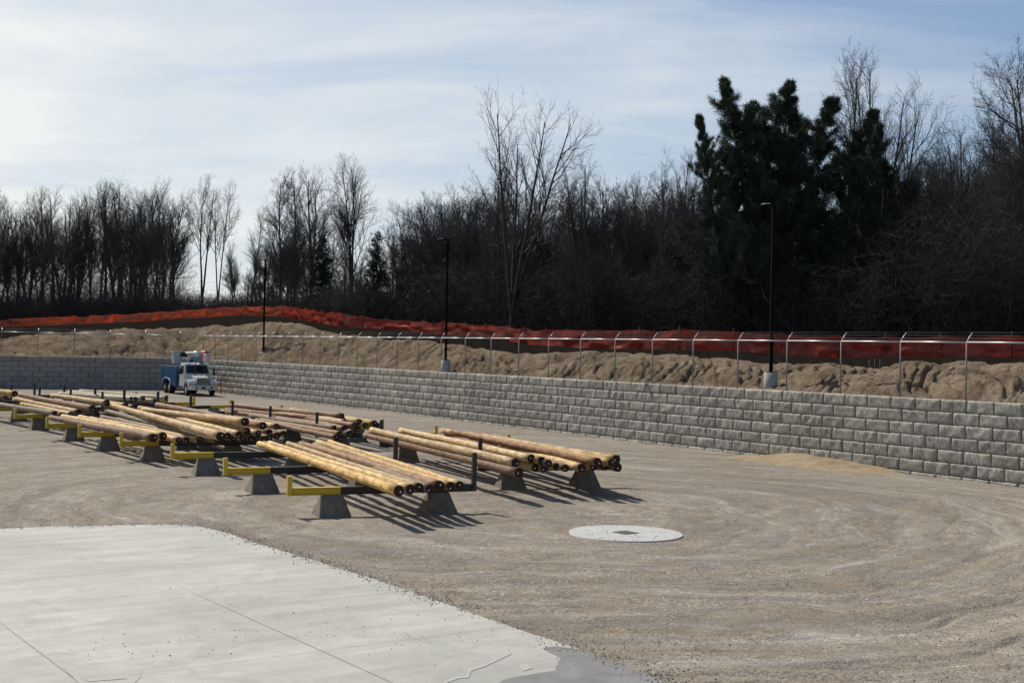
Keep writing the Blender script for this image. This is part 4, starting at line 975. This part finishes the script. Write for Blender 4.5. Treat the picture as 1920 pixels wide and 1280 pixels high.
def zone(n, x0, x1, Y0, Y1, tops, kinds, label, group, wid=1.0):
    """trees spread along the view; tops: (px, y) skyline"""
    tx = [q[0] for q in tops]; ty = [q[1] for q in tops]
    for i in range(n):
        px = x0+(x1-x0)*(i+random.uniform(.1, .9))/n; Y = random.uniform(Y0, Y1)
        sk = np.interp(px, tx, ty); b = 640+.0192*(px-960); yt = sk+(b-sk)*abs(random.gauss(0, .10))
        tree(random.choice(kinds), px, Y, yt, label, group, wid=wid*random.uniform(.8, 1.15))
random.seed(21)
gA = 'bare trees in the row at far left'
zone(36, -90, 338, 168, 205, [(-90, 365), (20, 368), (50, 385), (80, 372), (140, 352), (250, 348), (300, 352), (335, 368)], ['slim0', 'slim1', 'slim2', 'slim0', 'vase1', 'vase0'], 'bare tree standing in the dense leafless row at far left behind the orange fence', gA, .85)
tree('sparse', 383, 165, 340, 'tall sparse bare tree at the right end of the far left row', 'lone bare trees on the skyline', wid=.75, rz=.5)
tree('sparse', 413, 165, 345, 'bare tree with twisted open branches just left of the sky gap', 'lone bare trees on the skyline', wid=.55, rz=2.5)
tree('slim0', 472, 160, 408, 'small bare tree alone in the sky gap left of the first lamp post', 'lone bare trees on the skyline', wid=.75, rz=1)
tree('slim1', 440, 175, 462, 'short thin bare tree low in the sky gap', 'lone bare trees on the skyline', wid=.8, rz=2)
tree('leafy', 530, 150, 345, 'bare tree right behind the first lamp post', 'lone bare trees on the skyline', wid=.8, rz=3)
tree('slim2', 583, 150, 308, 'tall pointed bare tree right of the first lamp post', 'lone bare trees on the skyline', wid=.95, rz=1.2)
tree('leafy', 556, 160, 350, 'bare tree behind the dark left spruce', 'lone bare trees on the skyline', wid=.9, rz=5)
tree('vase1', 668, 125, 300, 'rounded bare tree with upswept branches between the two spruces', 'lone bare trees on the skyline', wid=.70, rz=.7)
tree('crown5', 968, 97, 182, 'tallest bare tree with several tall trunks behind the middle lamp post', 'lone bare trees on the skyline', wid=.80, rz=.9)
tree('leafy', 940, 101, 320, 'bare tree half as high standing left of the tallest one', 'lone bare trees on the skyline', wid=.62, rz=2.9)
tree('vase0', 1108, 100, 298, 'bare tree with a rounded crown right of the tallest tree', 'lone bare trees on the skyline', wid=.85, rz=2.4)
tree('slim2', 1262, 100, 268, 'pointed bare tree just left of the big pines', 'lone bare trees on the skyline', wid=.8, rz=2.4)
tree('vase0', 1660, 108, 108, 'high bare tree rising right behind the big pines', 'lone bare trees on the skyline', wid=.72, rz=1.4)
tree('slim0', 1575, 110, 145, 'thin bare tree top showing between the pine tops', 'lone bare trees on the skyline', wid=.6, rz=1.4)
tree('wide0', 1955, 75, 82, 'large bare tree reaching in from the right picture edge', 'lone bare trees on the skyline', wid=.85, rz=.2)
gB = 'bare trees in the middle of the wood'
zone(20, 735, 1080, 112, 140, [(735, 425), (760, 385), (800, 362), (860, 352), (930, 350), (1000, 345), (1080, 350)], ['wide0', 'wide1', 'leafy', 'vase1'], 'bushy bare tree in the dark wood behind the middle lamp post', gB, .9)
zone(11, 480, 740, 140, 165, [(480, 470), (520, 420), (600, 400), (640, 450), (740, 470)], ['leafy', 'wide1', 'slim2'], 'bare tree in the thinner wood around the two dark spruces', 'bare trees around the spruces', .9)
gC = 'bare trees left of the big pines'
zone(16, 1060, 1330, 88, 125, [(1060, 370), (1150, 345), (1200, 335), (1260, 320), (1330, 330)], ['wide0', 'wide1', 'leafy', 'vase0'], 'bushy bare tree in the wood between the tallest tree and the big pines', gC, .9)
gD = 'bare trees right of the big pines'
zone(22, 1690, 2040, 82, 125, [(1690, 300), (1740, 290), (1800, 240), (1850, 215), (1900, 235), (2040, 200)], ['wide0', 'vase1', 'leafy', 'vase0', 'slim2'], 'bare tree in the dark wood right of the big pines', gD, .85)
zone(14, 1300, 1750, 92, 130, [(1300, 380), (1500, 360), (1700, 330), (1750, 330)], ['wide0', 'wide1', 'leafy'], 'bare tree half hidden behind the big pines', 'bare trees behind the big pines', .9)
zone(9, 425, 560, 150, 175, [(425, 480), (470, 465), (560, 430)], ['slim0', 'leafy', 'slim2'], 'small bare tree low behind the first lamp post in the sky gap', 'small bare trees in the sky gap', .9)
gE = 'slender saplings at the front of the wood'
zone(24, 840, 2000, 78, 92, [(840, 470), (1000, 450), (1200, 440), (1400, 420), (2000, 380)], ['slim0', 'slim1', 'leafy', 'wide1'], 'slender bare sapling at the front edge of the dark wood', gE, .8)

# evergreens
def needles(P, D, n, ln, wd, seed):
    """n blades around every clump centre P pointing roughly along D"""
    r = np.random.default_rng(seed); N = len(P); d = D[:, None, :]*.9+r.normal(0, .72, (N, n, 3)); d /= np.linalg.norm(d, axis=2, keepdims=True)
    c = P[:, None, :]+r.normal(0, .11, (N, n, 3)); s = np.cross(d, r.normal(0, 1, (N, n, 3))); s /= np.linalg.norm(s, axis=2, keepdims=True)
    L = ln*r.uniform(.6, 1.2, (N, n, 1)); w = wd*r.uniform(.7, 1.3, (N, n, 1))
    V = np.stack([c-s*w*.5, c+s*w*.5, c+d*L*.65+s*w*.45, c+d*L], 2)
    return V.reshape(-1, 3), np.arange(N*n*4).reshape(-1, 4)
def gen_pine(seed, H=20, Rm=5.3, low=.18, tops=1):
    r = random.Random(seed); T = []; Cs = []; P = []; D = []
    def axis(p, d, L, rad, lo):
        n = 14; pts = [p.copy()]
        for i in range(n):
            d = (d+Vector((r.gauss(0, .04), r.gauss(0, .04), .03))).normalized(); q = p+d*(L/n)
            T.append((*p, *q, rad*(1-i/n*.92), rad*(1-(i+1)/n*.92))); p = q; pts.append(p.copy())
        nl = int(L*5.6)
        for i in range(nl):
            f = lo+(1-lo)*(i+r.random())/nl; k = f*n; j = min(int(k), n-1); b = pts[j].lerp(pts[j+1], k-j); g_ = (f-lo)/(1-lo)
            
            prof = ((1-g_)**.85*.92+.02)*(.6+.4*math.sin(min(1, g_*3)*1.57))
            l = Rm*prof*(r.uniform(.35, 1.1) if r.random() < (.86 if g_ < .7 else .7) else r.uniform(1.15, 1.7))*(L/H)**.5; az = r.uniform(0, 6.28); el = r.uniform(-.15, .45)+g_*g_*.35
            dd = Vector((math.cos(az)*math.cos(el), math.sin(az)*math.cos(el), math.sin(el))); m = 6; pp = b.copy(); rad2 = .02+l*.013
            for s in range(m):
                dd = (dd+Vector((r.gauss(0, .13), r.gauss(0, .13), .05+.03*s*g_))).normalized(); q = pp+dd*(l/m)
                Cs.append((*pp, *q, rad2*(1-s/m*.8), rad2*(1-(s+1)/m*.8)))
                if s >= 1:
                    for _ in range((3 if s < m-1 else 5) if g_ < .8 else 2):
                        az2 = r.uniform(0, 6.28); d2 = rot_about(dd, r.uniform(.3, 1.0), az2); d2.z = d2.z*.5+.42; d2.normalize(); l2 = r.uniform(.30, .95)*(.45+l/Rm*.65)*(.62+.38*min(1, (1-g_)*3.2))
                        e = q+d2*l2; Cs.append((*q, *e, .014, .008))
                        for w in (.45, .75, 1.0): P.append(q.lerp(e, w)); D.append((d2+Vector((0, 0, .8))).normalized())
                pp = q
    axis(Vector((0, 0, -.3)), Vector((0, 0, 1)), H, H*.014, low)
    for k in range(tops-1):
        az = r.uniform(0, 6.28); axis(Vector((0, 0, H*.42)), Vector((math.cos(az)*.38, math.sin(az)*.38, 1)).normalized(), H*r.uniform(.42, .52), H*.007, .25)
    P = np.array([tuple(p) for p in P]); D = np.array([tuple(p) for p in D])
    V, F = prisms(T, 8); a = np_mesh('trunk', V, F, True); V, F = prisms(Cs, 4); b = np_mesh('limbs', V, F); V, F = needles(P, D, 15, .34, .030, seed); c = np_mesh('crown', V, F)
    a.materials.append(M['bark2']); b.materials.append(M['bark2']); c.materials.append(M['pine']); return a, b, c
PN = [gen_pine(31), gen_pine(32, tops=2), gen_pine(33, Rm=5.8, low=.12)]
def pine(k, px, Y, ytop, label, wid=1.0, rz=0.0):
    top = atY(px, ytop, Y); z0 = bank_z(top.x, Y); root = empty('pine_tree', (top.x, Y, z0), rz); s = (top.z-z0)/20.2; root.scale = (s*wid, s*wid, s)
    for nm, me in zip(('trunk', 'limbs', 'crown'), PN[k]):
        o = bpy.data.objects.new(nm, me); COL.objects.link(o); o.parent = root
    return tag(root, label, 'pine tree', 'big dark pines in the wood')
pine(0, 1420, 82, 122, 'tallest dark pine with a tufted top, left one of the twin tops', 1.0, .3)
pine(1, 1487, 85, 134, 'second tallest dark pine, right one of the twin tops', .95, 1.3)
pine(2, 1540, 88, 192, 'broad dark pine on the right shoulder of the twin tops', 1.0, 2.2)
pine(0, 1603, 84, 232, 'shorter dark pine right of the broad shoulder pine', .95, 3.3)
pine(1, 1655, 88, 300, 'lowest dark pine at the right end of the pine group', 1.05, 4.3)
pine(2, 1368, 80, 198, 'wide dark pine at the left end of the pine group', .62, 5.2)
pine(2, 1392, 84, 300, 'dark pine low on the left side of the pine group', 1.2, 2.7)
pine(0, 1352, 83, 235, 'slim dark pine at the far left edge of the pine group', .8, 4.4)
pine(2, 1455, 90, 175, 'dark pine filling in behind the twin tops', 1.1, 1.9)

def gen_spruce(seed, H=9, Rm=2.6):
    r = random.Random(seed); T = [(0, 0, -.2, 0, 0, H, .13, .01)]; Cs = []; P = []; D = []
    for i in range(int(H*20)):
        f = (i+r.random())/(H*20); z = .3+(H-.3)*f; l = Rm*(1-f)**.85*r.uniform(.7, 1.1)+.08; az = r.uniform(0, 6.28); d = Vector((math.cos(az), math.sin(az), -.05-.15*(1-f)+.3*f))
        p = Vector((0, 0, z)); Cs.append((*p, *(p+d*l), .02, .005)); n = max(2, int(l/.16))
        for s in range(n):
            q = p+d*l*((s+1)/n)+Vector((r.gauss(0, .10), r.gauss(0, .10), 0)); P.append(tuple(q)); D.append((d.x*.8, d.y*.8, .15))
    V, F = prisms(T, 6); a = np_mesh('trunk', V, F); V, F = prisms(Cs, 3); b = np_mesh('limbs', V, F); V, F = needles(np.array(P), np.array(D), 7, .34, .07, seed); c = np_mesh('crown', V, F)
    a.materials.append(M['bark2']); b.materials.append(M['bark2']); c.materials.append(M['spruce']); return a, b, c
SP = gen_spruce(5)
for px, Y, yt, w, l in ((606, 143, 446, .9, 'dark cone shaped spruce right of the first lamp post'), (708, 128, 437, .85, 'dark cone shaped spruce left of the middle wood, below the open sky')):
    top = atY(px, yt, Y); z0 = bank_z(top.x, Y); root = empty('spruce_tree', (top.x, Y, z0), px); s = (top.z-z0)/9; root.scale = (s*w, s*w, s)
    for nm, me in zip(('trunk', 'limbs', 'crown'), SP):
        o = bpy.data.objects.new(nm, me); COL.objects.link(o); o.parent = root
    tag(root, l, 'spruce tree', 'dark spruces in the thinner wood')

# undergrowth: a tangle nobody could count
def brush(name, n, x0, x1, d0, d1, htab, label, seed, per=9, thick=.011):
    r = np.random.default_rng(seed); px = r.uniform(x0, x1, n); Y = np.interp(px, sx, sZ)+r.uniform(d0, d1, n)
    X = (px-960)/FPX*Y; zb = np.interp(px, sx, sb)-.1
    H = np.interp(px, [q[0] for q in htab], [q[1] for q in htab])*r.uniform(.35, 1.0, n)
    S_ = []; p = np.stack([X, Y, zb], -1); d = np.stack([r.normal(0, .28, n), r.normal(0, .28, n), np.ones(n)], -1)
    K = 4
    for i in range(K):
        q = p+d*(H/K)[:, None]; ra = thick*2.0*(1-i/K)+.006; S_.append(np.concatenate([p, q, np.full((n, 1), ra), np.full((n, 1), ra*.75)], 1))
        for k in range(per//K+1):
            t = r.uniform(0, 1, (n, 1)); b = p+(q-p)*t; az = r.uniform(0, 6.28, n); e = r.uniform(-.1, 1.1, n); L = (H*r.uniform(.12, .38, n))[:, None]
            dd = np.stack([np.cos(az)*np.cos(e), np.sin(az)*np.cos(e), np.sin(e)], -1); c = b+dd*L
            S_.append(np.concatenate([b, c, np.full((n, 1), thick*.8), np.full((n, 1), thick*.4)], 1))
            t2 = r.uniform(.3, 1, (n, 1)); b2 = b+dd*L*t2; c2 = b2+(dd+r.normal(0, .7, (n, 3)))*L*.45
            S_.append(np.concatenate([b2, c2, np.full((n, 1), thick*.6), np.full((n, 1), thick*.35)], 1))
        p = q; d = d+r.normal(0, .25, (n, 3))*np.array([1, 1, .4])
    V, F = prisms(np.concatenate(S_), 3); o = link(name, np_mesh(name, V, F), M['twig']); o.data.materials[0] = M['brushm']; tag(o, label, 'undergrowth', kind='stuff'); return o
brush('undergrowth', 9500, 560, 2150, 2.0, 30, [(560, 3.0), (650, 4.5), (750, 4.5), (850, 6), (1100, 6), (1250, 5.5), (1400, 4.5), (1650, 5.5), (1750, 9), (2150, 9)], 'dense tangle of leafless undergrowth filling the wood behind the shaded orange fence', 5, 11, .016)
brush('tall_brush', 1500, -120, 345, 3, 40, [(-120, 9), (300, 9.5), (345, 6)], 'tall thin leafless saplings tangled between the trunks of the far left row', 8, 9, .013)
brush('low_brush', 6500, -120, 640, 3, 40, [(-120, 4.0), (350, 3.4), (450, 2.8), (600, 3.6)], 'low leafless brush under the far left tree row', 6, 9, .014)
